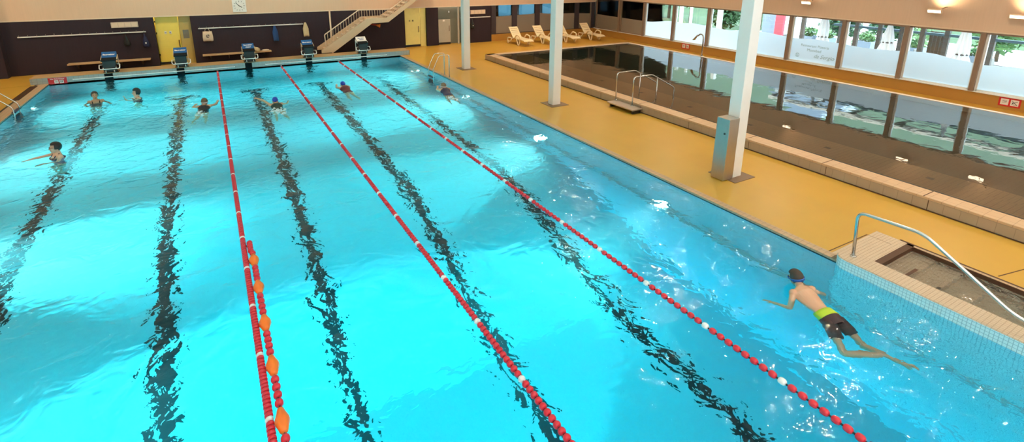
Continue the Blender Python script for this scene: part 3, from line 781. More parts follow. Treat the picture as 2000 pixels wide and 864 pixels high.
for z, w, d in ((1.03, .17, .02), (1.06, .20, .05), (1.2, .205, .06), (1.34, .19, .045), (1.45, .175, .015)):
    rings.append([(4.84 + w * max(-1, min(1, 1.25*math.cos(2*PI*k/20))), 2.16 + d * math.sin(2*PI*k/20), z + .02*math.sin(k)) for k in range(20)])
b.loft(rings); bd = b.build('body', M['tote'], t)
b = MB()
b.tube([(4.84 + .055*math.cos(2*PI*k/16), 2.10, 1.25 + .06*math.sin(2*PI*k/16)) for k in range(15)], .011, 6); b.tube([(4.80, 2.10, 1.19), (4.89, 2.10, 1.33)], .009, 6); b.build('ring_print', M['pict'], bd)
for s in (-.1, .1):
    b = MB(); b.tube(fillet([(4.84 + s, 2.16, 1.44), (4.84 + s*.6, 2.165, 1.58), (4.84 + s*.2, 2.165, 1.62)], .05), .01, 6); b.build('handle', M['tote'], t)
def towel(x, z0, z1, w, m, label):
    b = MB(); rings = []
    for i in range(8):
        z = z1 + (z0 - z1) * i / 7; ww = w * (.35 + .65 * min(1, i / 3)); 
        rings.append([(x + ww/2*math.cos(2*PI*k/24) + .02*i/7, 2.15 + (.05 + .015*math.cos(6*2*PI*k/24 + i*.3)) * math.sin(2*PI*k/24) * (.5 + .5*min(1, i/3)), z + .015*math.sin(k*.8)*(i == 7)) for k in range(24)])
    b.loft(rings); o = b.build('hanging_towel', m); o['label'] = label; o['category'] = 'towel'; o['group'] = 'towels on the coat rails'
towel(7.62, .86, 1.58, .24, M['bluec'], 'blue towel on the coat rail right of centre'); towel(9.0, 1.0, 1.67, .26, M['creamc'], 'cream towel at the right end of the coat rail near the stairs')
for x0, x1, lab in ((-.17, 2.6, 'wooden wall bench behind the first starting block'), (4.54, 7.36, 'wooden wall bench behind the third starting block')):
    t = thing('wall_bench', (x0, 1.9, ZD), lab, 'bench', 'wooden benches along the dark wall')
    b = MB()
    for k in range(3): b.box(x0, x1, 1.86 + k*.125, 1.86 + k*.125 + .115, .39, .44)
    b.build('seat', M['wood'], t, bevel=.006)
    for k in range(4):
        x = x0 + .3 + (x1 - x0 - .6) * k / 3
        b = MB(); b.prism([(WALL, .16), (WALL, .39), (1.9, .39), (1.9, .35)], lambda a, z, d: (x + d, a, z), -.02, .02); b.build('bracket', M['dframe'], t)
b = MB(); b.lathe([(.02, -.2), (.09, -.2), (.10, -.1), (.10, .1), (.09, .2), (.02, .2)], 20, (6.72, 2.0, .54), Matrix.Rotation(.35, 3, 'Z') @ Matrix.Rotation(PI/2, 3, 'X'))
tag(b.build('rolled_towel', M['creamc']), 'rolled cream towel on the bench behind the third starting block', 'towel')
b = MB(); rings = []
for i, (z, s_) in enumerate(((.44, 1), (.46, 1.02), (.49, .85), (.505, .3))): rings.append([(7.12 + .17*s_*math.cos(2*PI*k/16), 2.03 + .11*s_*math.sin(2*PI*k/16), z + .006*math.sin(k*2)) for k in range(16)])
b.loft(rings); tag(b.build('folded_cloth', M['tote']), 'folded pale cloth at the right end of the bench', 'cloth')
b = MB(); b.tube([(10.2, 2.2, ZD), (10.2, 2.2, 2.17)], .04, 14); tag(b.build('wall_pipe', M['trimw']), 'upright beige pipe on the dark wall behind the stairs', 'pipe')
t = thing('wall_horn', (12.3, 2.2, 1.38), 'orange horn on the wall under the stair landing', 'horn')
b = MB(); b.tube([(12.22, 2.2, 1.42), (12.5, 2.12, 1.37)], [.025, .05], 12); b.build('body', mat('dark_red', (.30, .02, .01), .5), t)
b = MB(); b.tube([(12.5, 2.12, 1.37), (12.58, 2.08, 1.35), (12.66, 2.04, 1.33)], [.05, .06, .10], 14); b.build('bell', M['orange'], t)

# ------------------------------------------------------------------ staircase
t = thing('staircase', (9.75, 1.6, .285), 'beige staircase with landing and railing in front of the dark wall', 'stairs')
YA, YB = 1.0, 2.2
prof_ = [(9.47, .285), (10.02, .285), (11.97, 1.60), (12.80, 1.62), (13.65, 2.20), (15.6, 3.55), (15.6, 3.83), (13.65, 2.44), (12.72, 1.86), (11.72, 1.84), (9.47, .42)]
for y in (YA, YB - .08):
    b = MB(); b.prism(prof_, lambda a, z, d: (a, y + d, z), 0, .08); b.build('stringer', M['concrete'], t)
b = MB(); b.box(11.80, 12.76, YA + .08, YB - .08, 1.66, 1.80); b.build('landing', M['concrete'], t)
for k in range(9):
    x = 9.72 + k * .235; z = .40 + k * .158
    b = MB(); b.box(x, x + .28, YA + .08, YB - .08, z - .04, z); b.build('step', M['trimw'], t)
for k in range(12):
    x = 12.78 + k * .235; z = 1.93 + k * .158
    b = MB(); b.box(x, x + .28, YA + .08, YB - .08, z - .04, z); b.build('step', M['trimw'], t)
def rz(x): return 1.16 + (x - 9.66) * .66 if x < 11.34 else (2.26 if x < 12.95 else 2.26 + (x - 12.95) * .68)
def sz(x): return .42 + (x - 9.47) * .631 if x < 11.72 else (1.85 if x < 12.72 else 1.86 + (x - 12.72) * .68)
y = YA + .03
b = MB(); b.tube(fillet([(9.70, y, .40), (9.66, y, 1.16), (11.34, y, 2.27), (12.95, y, 2.26), (15.5, y, 4.0)], .05), .025, 10); rl = b.build('railing', M['trimw'], t)
x = 9.80
while x < 15.4:
    b = MB(); b.tube([(x, y, sz(x) - .02), (x, y, rz(x))], .009, 6); b.build('baluster', M['trimw'], rl); x += .13
b = MB(); b.tube([(9.75, y, .62), (11.5, y, 1.78), (12.85, y, 1.98), (15.4, y, 3.75)], .012, 6); b.build('lower_rail', M['trimw'], rl)

# ------------------------------------------------------------------ windows
WV = [(3, 1.4), (0, 1.36), (-2.55, 1.34), (-4.5, 1.53), (-5.15, 1.50), (-5.8, 1.56), (-6.7, 1.53), (-7.1, 1.47), (-8.08, 1.44), (-8.9, 1.51), (-10, 1.57), (-11.0, 1.50), (-11.6, 1.47), (-12.4, 1.52), (-13.3, 1.49), (-14.4, 1.43), (-15.3, 1.46), (-15.9, 1.53), (-16.5, 1.55), (-17.5, 1.43), (-18.0, 1.37), (-19.0, 1.43), (-20.5, 1.53), (-22, 1.44), (-24, 1.5), (-36, 1.5)]
def wv(y):
    for (a, za), (c, zc) in zip(WV, WV[1:]):
        if a >= y >= c:
            f = (a - y) / (a - c); f = f*f*(3 - 2*f); return za + (zc - za) * f
    return 1.45
posts = [2.2, -.19, -2.34, -4.59, -6.91, -9.1, -11.28, -13.52, -15.72, -17.93, -20.14, -22.35]
PX = GX + .12
wn = 0
def film_strip(axis, a, c, x, fn, z0, th=.003):
    n = 28; vs = []; b = MB()
    for k in range(n + 1):
        q = a + (c - a) * k / n
        P = (lambda z: (x, q, z)) if axis == 'y' else (lambda z: (q, x, z))
        vs += [P(z0), P(fn(q))]
    return b.add(vs, [(2*k, 2*k+1, 2*k+3, 2*k+2) for k in range(n)])
for y0, y1 in zip(posts, posts[1:]):
    wn += 1; dark = y1 > -3  # dark: no daylight behind, shade put into film, pane and frame colours
    b = MB()
    b.box(GX - .05, GX + .16, y1 - .065, y1 + .065, .475, 2.46, 0)
    b.box(GX + .06, GX + .17, y1 + .06, y1 + .12, .475, 2.46, 1); b.box(GX + .06, GX + .17, y0 - .13, y0 - .06, .475, 2.46, 1)
    b.box(GX + .06, GX + .17, y1 + .1, y0 - .1, .475, .535, 1); b.box(GX + .0, GX + .17, y1 + .065, y0 - .065, 2.40, 2.46, 0)
    w = struct(b.build('window_%d' % wn, [M['bframe'], M['bframe'] if dark else M['wframe']]))
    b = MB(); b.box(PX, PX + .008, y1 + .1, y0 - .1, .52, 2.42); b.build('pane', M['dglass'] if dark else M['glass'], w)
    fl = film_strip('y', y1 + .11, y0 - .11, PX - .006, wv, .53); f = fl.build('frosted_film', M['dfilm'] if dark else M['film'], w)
    if wn == 7:
        M['wtext'] = mat('window_lettering', (.32, .42, .42), .6)
        up = (0, 0, 1)
        letters('Restaurant Pizzeria', .155, frame_at((PX - .009, -12.42, 1.215), (0, -1, 0), up), M['wtext'], f)
        letters('Moosbad', .165, frame_at((PX - .009, -12.42, 1.03), (0, -1, 0), up), M['wtext'], f)
        letters('da Sergio', .23, frame_at((PX - .009, -12.86, .80), (0, -1, 0), up), M['wtext'], f, shear=.35)
        b = MB(); fe = frame_at((PX - .009, -11.72, .76), (0, -1, 0), up)
        b.tube([fe @ Vector((.085*math.cos(2*PI*k/24), .085*math.sin(2*PI*k/24), 0)) for k in range(25)], .006, 6)
        for q in (-.04, 0, .04): b.tube([fe @ Vector((q, -.05, 0)), fe @ Vector((q, .04, 0))], .006, 6)
        b.tube([fe @ Vector((-.055, -.055, 0)), fe @ Vector((.055, -.055, 0))], .006, 6); b.tube([fe @ Vector((-.055, .04, 0)), fe @ Vector((0, .07, 0)), fe @ Vector((.055, .04, 0))], .006, 6)
        b.build('emblem', M['wtext'], f)
mull = [19.52, 20.98, 22.63, 24.28, 25.7, 27.02]
BW = [(19, 1.53), (20, 1.50), (21, 1.53), (21.9, 1.55), (22.7, 1.60), (23.8, 1.52), (25, 1.5), (27.2, 1.42)]
def bw(x):
    for (a, za), (c, zc) in zip(BW, BW[1:]):
        if a <= x <= c:
            f = (x - a) / (c - a); return za + (zc - za) * f*f*(3 - 2*f)
    return 1.5
for x0, x1 in zip(mull, mull[1:]):
    wn += 1
    b = MB(); b.box(x0 - .17, x0 + .17, WALL + .0, WALL + .14, .46, 2.19, 0)
    if x1 > 27: b.box(x1 - .13, x1 + .14, WALL + .0, WALL + .14, .46, 2.19, 0); b.box(x1 - .2, x1 - .17, WALL - .01, WALL + .1, .46, 2.19, 1)
    b.box(x0 + .17, x1 - .13, WALL + .03, WALL + .12, .46, .50, 0)
    w = struct(b.build('window_%d' % wn, [M['dframe'], M['bframe']]))
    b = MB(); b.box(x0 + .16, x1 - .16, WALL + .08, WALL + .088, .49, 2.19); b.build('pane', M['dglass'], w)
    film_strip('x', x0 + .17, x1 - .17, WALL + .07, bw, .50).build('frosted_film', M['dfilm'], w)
# rooms beyond the dark panes
M['annex'] = mat('annex_wall', (.42, .33, .22), .8)
b = MB()
b.box(18.9, 28.5, 5.6, 5.8, -.1, 1.15); b.box(18.9, 28.5, 5.6, 5.8, 2.05, 3.2); xs = [18.9, 21.7, 22.7, 23.3, 24.6, 25.2, 26.3, 28.5]
for x0, x1 in zip(xs[::2], xs[1::2]): b.box(x0, x1, 5.6, 5.8, 1.15, 2.05)
b.box(18.9, 27.5, 2.52, 5.6, -.12, -.02); b.box(18.9, 28.5, 2.52, 5.8, 3.0, 3.2); b.box(18.8, 18.9, 2.52, 5.8, -.1, 3.2)
b.box(27.4, 28.3, -1.35, -1.2, -.1, 3.2); b.box(28.3, 28.5, -1.35, 5.8, -.1, 1.55); b.box(28.3, 28.5, -1.35, 5.8, 2.15, 3.2)
for y0, y1 in ((-1.35, -.75), (-.5, -.1), (.2, 1.6), (1.9, 2.3), (2.6, 5.8)): b.box(28.3, 28.5, y0, y1, 1.55, 2.15)
b.box(27.4, 28.3, -1.35, 5.8, -.12, -.02); b.box(27.38, 28.5, -1.35, 2.52, 3.0, 3.2)
an = struct(b.build('wall_annex', M['annex']))
for x0, x1 in zip(xs[1::2], xs[2::2]):
    b = MB(); b.box(x0, x1, 5.68, 5.69, 1.15, 2.05); b.build('frosted_pane', M['bluefilm'], an)
# ------------------------------------------------------------------ floodlights on the window wall
M['lampglow'] = emitter('lamp_glow', (1, .86, .62), 5)
for y, lab in ((-12.0, 'floodlight above the windows beside the nearest white column'), (-16.55, 'floodlight above the frosted windows, middle of three'), (-18.75, 'floodlight above the windows at the right edge')):
    t = thing('floodlight', (GX, y, 3.2), lab, 'lamp', 'floodlights on the beige wall')
    b = MB(); b.tube(fillet([(GX, y - .22, 3.2), (26.95, y - .22, 3.2), (26.95, y - .12, 3.12)], .05), .018, 8); b.build('arm', M['plate'], t)
    Mr = Matrix.Rotation(math.radians(-25), 3, 'Y')
    def P(px, py, pz): return tuple(Vector((26.92, y + .05, 3.06)) + Mr @ Vector((px, py, pz)))
    vs = [P(*p) for p in ((-.05,-.22,-.07),(.05,-.22,-.05),(.05,.22,-.05),(-.05,.22,-.07),(-.05,-.22,.07),(.05,-.22,.05),(.05,.22,.05),(-.05,.22,.07))]
    b = MB(); b.add(vs, [(0,3,2,1),(4,5,6,7),(0,1,5,4),(1,2,6,5),(2,3,7,6),(3,0,4,7)]); b.build('housing', M['trimw'], t, bevel=.012)
    b = MB(); b.add([P(-.054,-.19,-.05), P(-.054,.19,-.05), P(-.054,.19,.05), P(-.054,-.19,.05)], [(0,1,2,3)]); b.add([P(-.052,-.19,-.05), P(-.052,.19,-.05), P(-.052,.19,.05), P(-.052,-.19,.05)], [(0,3,2,1)]); b.build('lens', M['lampglow'], t)
    lamp('floodlight_beam', 'SPOT', (26.72, y, 3.2), 90, (1, .76, .46), aim=(27.1, y - .3, 4.0), spot_size=math.radians(140), spot_blend=1, shadow_soft_size=.1)
# ------------------------------------------------------------------ sun loungers
def slats(b, x0, x1, prof, th, n):
    """slatted plate along a (y, z) profile: two side rails and n cross slats"""
    def seg(xa, xb, pr):
        rings = []
        for i, (y, z) in enumerate(pr):
            a = pr[max(0, i-1)]; c = pr[min(len(pr)-1, i+1)]; d = Vector((c[0]-a[0], c[1]-a[1])).normalized(); nn = (-d.y * th, d.x * th)
            rings.append([(xa, y, z), (xb, y, z), (xb, y + nn[0], z + nn[1]), (xa, y + nn[0], z + nn[1])])
        b.loft(rings, 0, True, False)
    seg(x0, x0 + .07, prof); seg(x1 - .07, x1, prof)
    L = [0]
    for a, c in zip(prof, prof[1:]): L.append(L[-1] + math.hypot(c[0]-a[0], c[1]-a[1]))
    def at(s):
        for i in range(len(L) - 1):
            if s <= L[i+1] + 1e-9:
                f = (s - L[i]) / (L[i+1] - L[i]); return (prof[i][0] + (prof[i+1][0]-prof[i][0])*f, prof[i][1] + (prof[i+1][1]-prof[i][1])*f)
        return prof[-1]
    for k in range(n):
        s0 = L[-1] * k / n; s1 = s0 + L[-1] / n * .78
        if k == 0 or k == n - 1: s1 = L[-1] * (k + 1) / n
        seg(x0 + .07, x1 - .07, [at(s0), at((s0+s1)/2), at(s1)])
def lounger(x, y, label):
    t = thing('sun_lounger', (0, 0, 0), label, 'sun lounger', 'cream sun loungers by the glass wall')
    b = MB(); slats(b, -.31, .31, [(.38, .36), (.0, .33), (-.4, .34), (-.75, .33), (-.95, .27)][::-1], .035, 9); b.build('seat', M['lounge'], t)
    b = MB(); slats(b, -.29, .29, [(.36, .37), (.5, .50), (.72, .74), (.84, .86), (.90, .91)], .035, 6); b.build('backrest', M['lounge'], t)
    for s in (-1, 1):
        xx = s * .33
        b = MB(); pts = fillet([(xx, -.42, .10), (xx, -.50, .52), (xx, -.12, .60), (xx, .10, .36)], .12, 6)
        b.tube(pts, [.035] * len(pts), 8); b.build('armrest', M['lounge'], t)
        b = MB(); b.tube(fillet([(xx, -.12, .34), (xx, -.30, .03), (xx, -.42, .03), (xx, -.46, .30)], .08, 5), .032, 8); b.build('leg', M['lounge'], t)
        b = MB(); b.tube(fillet([(xx, .40, .34), (xx, .62, .10), (xx, .90, .16), (xx, .86, .34), (xx, .5, .36)], .08, 5), .03, 8); b.build('leg', M['lounge'], t)
        b = MB(); b.lathe([(.02, -.02), (.09, -.02), (.095, 0), (.09, .02), (.02, .02)], 18, (xx + s * .035, .78, .097), Matrix.Rotation(PI/2, 3, 'Y')); b.build('wheel', M['lounge'], t)
    b = MB(); b.box(-.3, .3, .36, .86, .30, .335); b.build('frame', M['lounge'], t)
    t.location = (x, y, ZD)
    return t
for x, y, lab in ((20.27, .40, 'cream plastic sun lounger leftmost in the row, before the dark panel'), (21.85, .31, 'cream plastic sun lounger second from the left in the row'), (23.43, .21, 'cream plastic sun lounger half hidden behind the middle white column'), (25.33, .25, 'cream plastic sun lounger at the right end of the row near the corner')):
    lounger(x, y, lab)

# ------------------------------------------------------------------ the terrace and garden outside
M['paving'] = tiles('terrace_paving', (.50, .49, .47), (.58, .57, .55), (.40, .39, .38), .5, .7)
M['grass'] = mat('lawn_green', (.022, .05, .009), .8, vary=.6, scale=.9, bump=.01, bscale=60)
M['leaf'] = mat('leaf_green', (.028, .075, .018), .6, vary=.6, scale=3)
M['leaf2'] = mat('leaf_light', (.08, .16, .04), .6, vary=.5, scale=3)
M['petal'] = mat('petal_pink', (.62, .18, .34), .6, vary=.4, scale=4)
M['petaly'] = mat('petal_yellow', (.72, .58, .08), .6, vary=.3, scale=4)
M['bark'] = mat('bark', (.10, .06, .035), .8)
M['pergola'] = mat('pergola_wood', (.085, .065, .055), .6, vary=.25, scale=4, stretch=(8, 8, 1))
M['beam'] = mat('beam_bluegrey', (.06, .11, .15), .5)
M['canvas'] = mat('parasol_canvas', (.70, .71, .76), .8, vary=.05)
M['planter'] = mat('planter_grey', (.20, .24, .30), .6)
M['terracotta'] = mat('terracotta', (.30, .10, .05), .7)
M['chairm'] = mat('terrace_chair', (.16, .14, .13), .5)
M['tablew'] = mat('terrace_table', (.62, .62, .60), .5)
M['redwall'] = mat('red_banner', (.70, .05, .07), .6)
M['housew'] = mat('house_white', (.80, .80, .78), .8)
b = MB(); b.box(27.36, 45, -50, -1.4, -.14, -.02); struct(b.build('ground_terrace', M['paving']))
b = MB()
nx, ny = 24, 30; vs = []; fs = []
for i in range(nx + 1):
    for j in range(ny + 1):
        x = 44.6 + 55 * i / nx; y = -70 + 150 * j / ny
        vs.append((x, y, -.10 + max(0, x - 46) * .52 + 1.2 * noise.noise(Vector((x*.15, y*.15, 0))) * min(1, (x - 44.6) / 10)))
for i in range(nx):
    for j in range(ny): fs.append((i*(ny+1)+j, (i+1)*(ny+1)+j, (i+1)*(ny+1)+j+1, i*(ny+1)+j+1))
b.add(vs, fs, 0, True)
b.box(27.5, 45, -1.4, 60, -.2, -.03)
struct(b.build('ground_lawn', M['grass']))
rnd = random.Random(11)
def leaves(b, c, r, n, s, mat_=0):
    for _ in range(n):
        d = Vector((rnd.gauss(0, 1), rnd.gauss(0, 1), rnd.gauss(0, 1))).normalized() * (rnd.random() ** .45)
        p = Vector((c[0] + d.x * r[0], c[1] + d.y * r[1], c[2] + d.z * r[2]))
        u = Vector((rnd.gauss(0, 1), rnd.gauss(0, 1), rnd.gauss(0, .6))).normalized(); v = u.orthogonal().normalized() if rnd.random() < .5 else u.cross(Vector((rnd.random(), rnd.random(), rnd.random()))).normalized()
        q = s * (.6 + rnd.random() * .8)
        b.add([p - u*q, p + v*q*.5, p + u*q, p - v*q*.5], [(0, 1, 2, 3)], mat_, False)
def tree(x, y, h, r, m, label, name='tree', n=700, trunk=True, petals=None, z0=-.05, group='trees and shrubs outside the windows'):
    t = thing(name, (x, y, z0), label, 'tree' if trunk else 'shrub', group)
    b = MB(); leaves(b, (x, y, z0 + h - r * .9 if trunk else z0 + h * .5), (r, r, r * .95 if trunk else h * .55), n, r * .16)
    if petals: leaves(b, (x, y, z0 + h * .6), (r, r, h * .5), n // 3, r * .13, 1)
    b.build('crown', [m] + ([petals] if petals else []), t)
    b = MB(); b.tube([(x, y, z0), (x + .03, y, z0 + h * .4), (x, y + .05, z0 + h - r * .6)], [.06 * r + .03, .05 * r + .02, .02], 8); b.build('trunk', M['bark'], t)
tree(38, 3.6, 4.2, 1.5, M['leaf2'], 'light green tree seen through the first bright window')
tree(41, 8.6, 4.6, 1.9, M['leaf2'], 'green tree behind the conservatory posts, farthest left outside')
tree(37, -.4, 2.4, 1.2, M['leaf'], 'bushy green tree left of the nearest white column')
tree(42, 0.2, 4.0, 1.5, M['leaf'], 'dark green tree outside behind the water spout')
tree(36.5, -8.6, 2.7, 1.15, M['leaf'], 'leafy tree outside behind the dark terrace post')
tree(38.5, -10.3, 2.6, 1.15, M['leaf'], 'leafy tree outside behind the pink flowers')
tree(37.2, -12.3, 1.8, .7, M['leaf2'], 'light green shrub beside the middle closed parasol', 'shrub', 500, False)
tree(35.6, -10.35, 1.15, .55, M['leaf2'], 'pink and yellow flowering shrub outside', 'flowering_shrub', 420, False, M['petal'])
tree(35.0, -11.0, .75, .35, M['leaf2'], 'small yellow flowering shrub outside', 'flowering_shrub', 260, False, M['petaly'])
tree(39, -15.0, 2.5, 1.1, M['leaf2'], 'pale green tree outside at the right edge of the photo')
tree(41, -17.4, 2.8, 1.3, M['leaf2'], 'pale green tree at the far right outside')
def parasol(x, y, zb, h, label):
    t = thing('parasol', (x, y, -.02), label, 'parasol', 'closed white parasols on the terrace')
    b = MB(); rings = []; N = 48
    for z, r in ((zb, .30), (zb + .02, .31), (zb + .25, .24), (zb + .38, .19), (zb + .42, .21), (zb + (h - zb) * .5, .19), (zb + (h - zb) * .75, .12), (h - .05, .05), (h, .03)):
        rings.append([(x + r * (1 + .22 * math.cos(8*2*PI*k/N)) * math.cos(2*PI*k/N), y + r * (1 + .22 * math.cos(8*2*PI*k/N)) * math.sin(2*PI*k/N), z) for k in range(N)])
    b.loft(rings); b.build('canopy', M['canvas'], t)
    b = MB(); b.lathe([(.20, zb + .375), (.225, zb + .39), (.225, zb + .41), (.20, zb + .425)], 24, (x, y, 0)); b.build('strap', M['dframe'], t)
    b = MB(); b.tube([(x, y, -.02), (x, y, h + .06)], .025, 8); b.build('pole', M['tablew'], t)
    b = MB(); b.box(x - .3, x + .3, y - .3, y + .3, -.02, .06); b.build('base', M['planter'], t, bevel=.02)
parasol(30.6, -10.85, .85, 2.6, 'closed white parasol above the window lettering')
parasol(30.5, -13.7, .95, 2.25, 'closed white parasol behind the seventh bright window, right of the pink flowers')
parasol(30.2, -16.45, .85, 2.6, 'closed white parasol large in the window below the middle floodlight')
def post(x, y, w, h, m, label, name='terrace_post', cat='post'):
    b = MB(); b.box(x - w/2, x + w/2, y - w/2, y + w/2, -.02, h); o = b.build(name, m, bevel=.01)
    o['label'] = label; o['category'] = cat; o['group'] = 'posts of the terrace roof'; return o
for x, y, lab in ((31, -9.6, 'dark post outside left of the lettered window parasol'), (31.4, -11.25, 'dark post outside at the right end of the lettered window'), (31, -12.15, 'dark post outside left of the pink flowers'), (31, -13.12, 'dark post outside right of the pink flowers'), (31, -13.98, 'dark post outside hard by the middle parasol'), (31, -14.75, 'dark post outside left of the brown terrace screen'), (31, -15.6, 'dark post outside between brown screen and large parasol'), (31, -17.05, 'dark post outside in the rightmost window')):
    post(x, y, .17, 2.5, M['pergola'], lab)
b = MB(); b.box(30.92, 31.08, -24, -11.1, 1.80, 1.90); tag(b.build('pergola_beam', M['beam']), 'lower blue grey beam running between the terrace posts', 'beam', 'beams of the terrace roof')
b = MB(); b.box(30.9, 31.1, -24, -11.2, 2.28, 2.46); tag(b.build('pergola_beam', M['beam']), 'upper blue grey beam above the terrace posts', 'beam', 'beams of the terrace roof')
b = MB(); b.prism([(29.5, 2.55), (31.3, 2.85), (31.3, 2.92), (29.5, 2.62)], lambda a, z, d: (a, d, z), -34, -9.2, 0); b.box(29.46, 29.5, -34, -9.2, 2.5, 2.64, 1)
for k in range(13): b.box(29.5, 31.3, -9.4 - k * 1.9, -9.32 - k * 1.9, 2.44, 2.56, 0)
tag(b.build('terrace_roof', [M['pergola'], M['wframe']]), 'dark timber terrace roof mirrored in the still basin water', 'roof')
b = MB()
for k in range(5): b.box(31.6, 31.66, -15.45 + k*.14, -15.33 + k*.14, -.02, 1.9)
sc_ = b.build('terrace_screen', M['bark']); tag(sc_, 'brown slatted screen outside left of the large parasol', 'screen')
for y, w, lab in ((-2.2, .22, 'white conservatory post in the first bright window'), (-3.3, .16, 'white conservatory post, middle one left of the spout'), (-5.35, .28, 'white conservatory post outside right of the spout')):
    post(30, y - (.35 if y > -3 else 0), w * .8, 2.4, M['wframe'], lab, 'conservatory_post')
b = MB(); b.box(34, 34.2, -6.65, -6.15, -.02, 3.0); tag(b.build('red_banner', M['redwall'], bevel=.01), 'upright red panel outside right of the nearest white column', 'panel')
b = MB(); b.box(34.5, 35, -6.1, -5.0, -.02, 3.2); tag(b.build('garden_shed', M['planter'], bevel=.02), 'blue grey wall block outside left of the red panel', 'wall block')
b = MB(); b.box(39, 44, -8.4, -3.6, -.1, 4.5, 0); b.prism([(-8.7, 4.5), (-3.3, 4.5), (-6, 6.2)], lambda a, z, d: (39 + d, a, z), -.3, 5.3, 1)
tag(b.build('garden_house', [M['housew'], M['planter']]), 'white house beyond the terrace behind the red panel', 'house')
def planter(x, y, label):
    t = thing('planter', (x, y, -.02), label, 'planter', 'grey planters with greenery on the terrace')
    b = MB(); b.loft([[(x + sx * r, y + sy * r, z) for sx, sy in ((-1,-1),(1,-1),(1,1),(-1,1))] for z, r in ((-.02, .30), (.90, .36), (.92, .36), (.92, .32), (.86, .31))], 0, True, False); b.build('pot', M['planter'], t)
    b = MB(); leaves(b, (x, y, 1.12), (.38, .38, .3), 220, .09); b.build('foliage', M['leaf2'], t)
for x, y, lab in ((33, -8.85, 'grey planter outside left of the first parasol'), (33, -9.75, 'grey planter outside right behind the first parasol'), (33.4, -13.62, 'grey planter outside in the window left of the large parasol'), (33, -16.0, 'grey planter outside right behind the large parasol'), (33.6, -11.45, 'grey planter outside under the leafy trees')):
    planter(x, y, lab)
def table_set(x, y, lab, chairs):
    t = thing('terrace_table', (x, y, -.02), 'pale terrace table ' + lab, 'table', 'terrace tables')
    b = MB(); b.box(x - .45, x + .45, y - .4, y + .4, .72, .76); b.build('table_top', M['tablew'], t, bevel=.008)
    for sx in (-.38, .38):
        for sy in (-.33, .33):
            b = MB(); b.tube([(x + sx, y + sy, -.02), (x + sx, y + sy, .72)], .02, 8); b.build('leg', M['chairm'], t)
    for dx, dy, rot, cl in chairs:
        c = thing('terrace_chair', (0, 0, 0), 'dark terrace chair ' + cl, 'chair', 'terrace chairs')
        b = MB(); b.box(-.24, .24, -.24, .24, .42, .46); b.build('seat', M['chairm'], c, bevel=.01)
        b = MB(); b.prism([(.22, .46), (.30, .95), (.33, .95), (.25, .46)], lambda a, z, d: (d, a, z), -.23, .23); b.build('backrest', M['chairm'], c, bevel=.008)
        for sx in (-.21, .21):
            for sy in (-.21, .21):
                b = MB(); b.tube([(sx, sy, 0), (sx * .95, sy * .95, .43)], .014, 6); b.build('leg', M['chairm'], c)
            b = MB(); b.tube(fillet([(sx, -.2, .44), (sx, -.2, .66), (sx, .26, .66)], .05, 3), .016, 6); b.build('armrest', M['chairm'], c)
        c.location = (x + dx, y + dy, -.02); c.rotation_euler = (0, 0, rot)
table_set(32.6, -17.75, 'outside in the rightmost window', ((.0, .75, 0, 'outside at the table in the rightmost window, on its left'), (.8, 0, -PI/2, 'outside behind the table in the rightmost window')))
table_set(32.6, -15.0, 'outside near the large parasol', ((.1, .72, 0, 'outside behind the brown slatted screen'),))
table_set(32.2, -5.0, 'outside left of the red panel', ((.1, -.75, PI, 'outside below the red panel'), (.9, .1, -PI/2, 'outside left of the red panel')))
table_set(32.2, -6.9, 'outside right of the red panel', ((.1, -.75, PI, 'outside below the white house'),))
# ------------------------------------------------------------------ people
def skin_mat(name, col):
    m = mat(name, col, .42, vary=.10, scale=7, bump=.0006, bscale=90)
    p = [n for n in m.node_tree.nodes if n.type == 'BSDF_PRINCIPLED'][0]
    p.inputs['Subsurface Weight'].default_value = .12; p.inputs['Subsurface Radius'].default_value = (.02, .008, .004)
    return m
M['skin'] = skin_mat('skin_tan', (.60, .32, .19)); M['skin2'] = skin_mat('skin_pale', (.64, .38, .26)); M['skin3'] = skin_mat('skin_warm', (.52, .26, .15))
M['hairb'] = mat('hair_brown', (.045, .024, .013), .5, vary=.5, scale=30, bump=.004, bscale=60, stretch=(6, 6, 1))
M['haird'] = mat('hair_dark', (.014, .010, .009), .45, vary=.5, scale=30, bump=.004, bscale=60, stretch=(6, 6, 1))
M['hairl'] = mat('hair_light_brown', (.16, .085, .04), .5, vary=.5, scale=30, bump=.004, bscale=60, stretch=(6, 6, 1))
M['capblue'] = mat('cap_royal_blue', (.012, .05, .42), .35, vary=.1)
M['suitblack'] = mat('suit_black', (.010, .008, .012), .5); M['suitnavy'] = mat('suit_navy', (.014, .018, .07), .5); M['suitwine'] = mat('suit_wine', (.11, .012, .025), .5); M['suitgreen'] = mat('suit_dark_green', (.012, .035, .025), .5)
M['lime'] = mat('shorts_lime', (.42, .55, .02), .6); M['maroon'] = mat('shorts_dark', (.035, .010, .012), .6)
M['gogblue'] = mat('goggles_blue', (.02, .12, .45), .25); M['gogwhite'] = mat('goggles_white', (.7, .72, .75), .3); M['lens'] = mat('goggle_lens', (.02, .03, .05), .1)
M['lip'] = mat('lips', (.42, .13, .10), .5); M['eye'] = mat('eyes', (.03, .02, .016), .25)

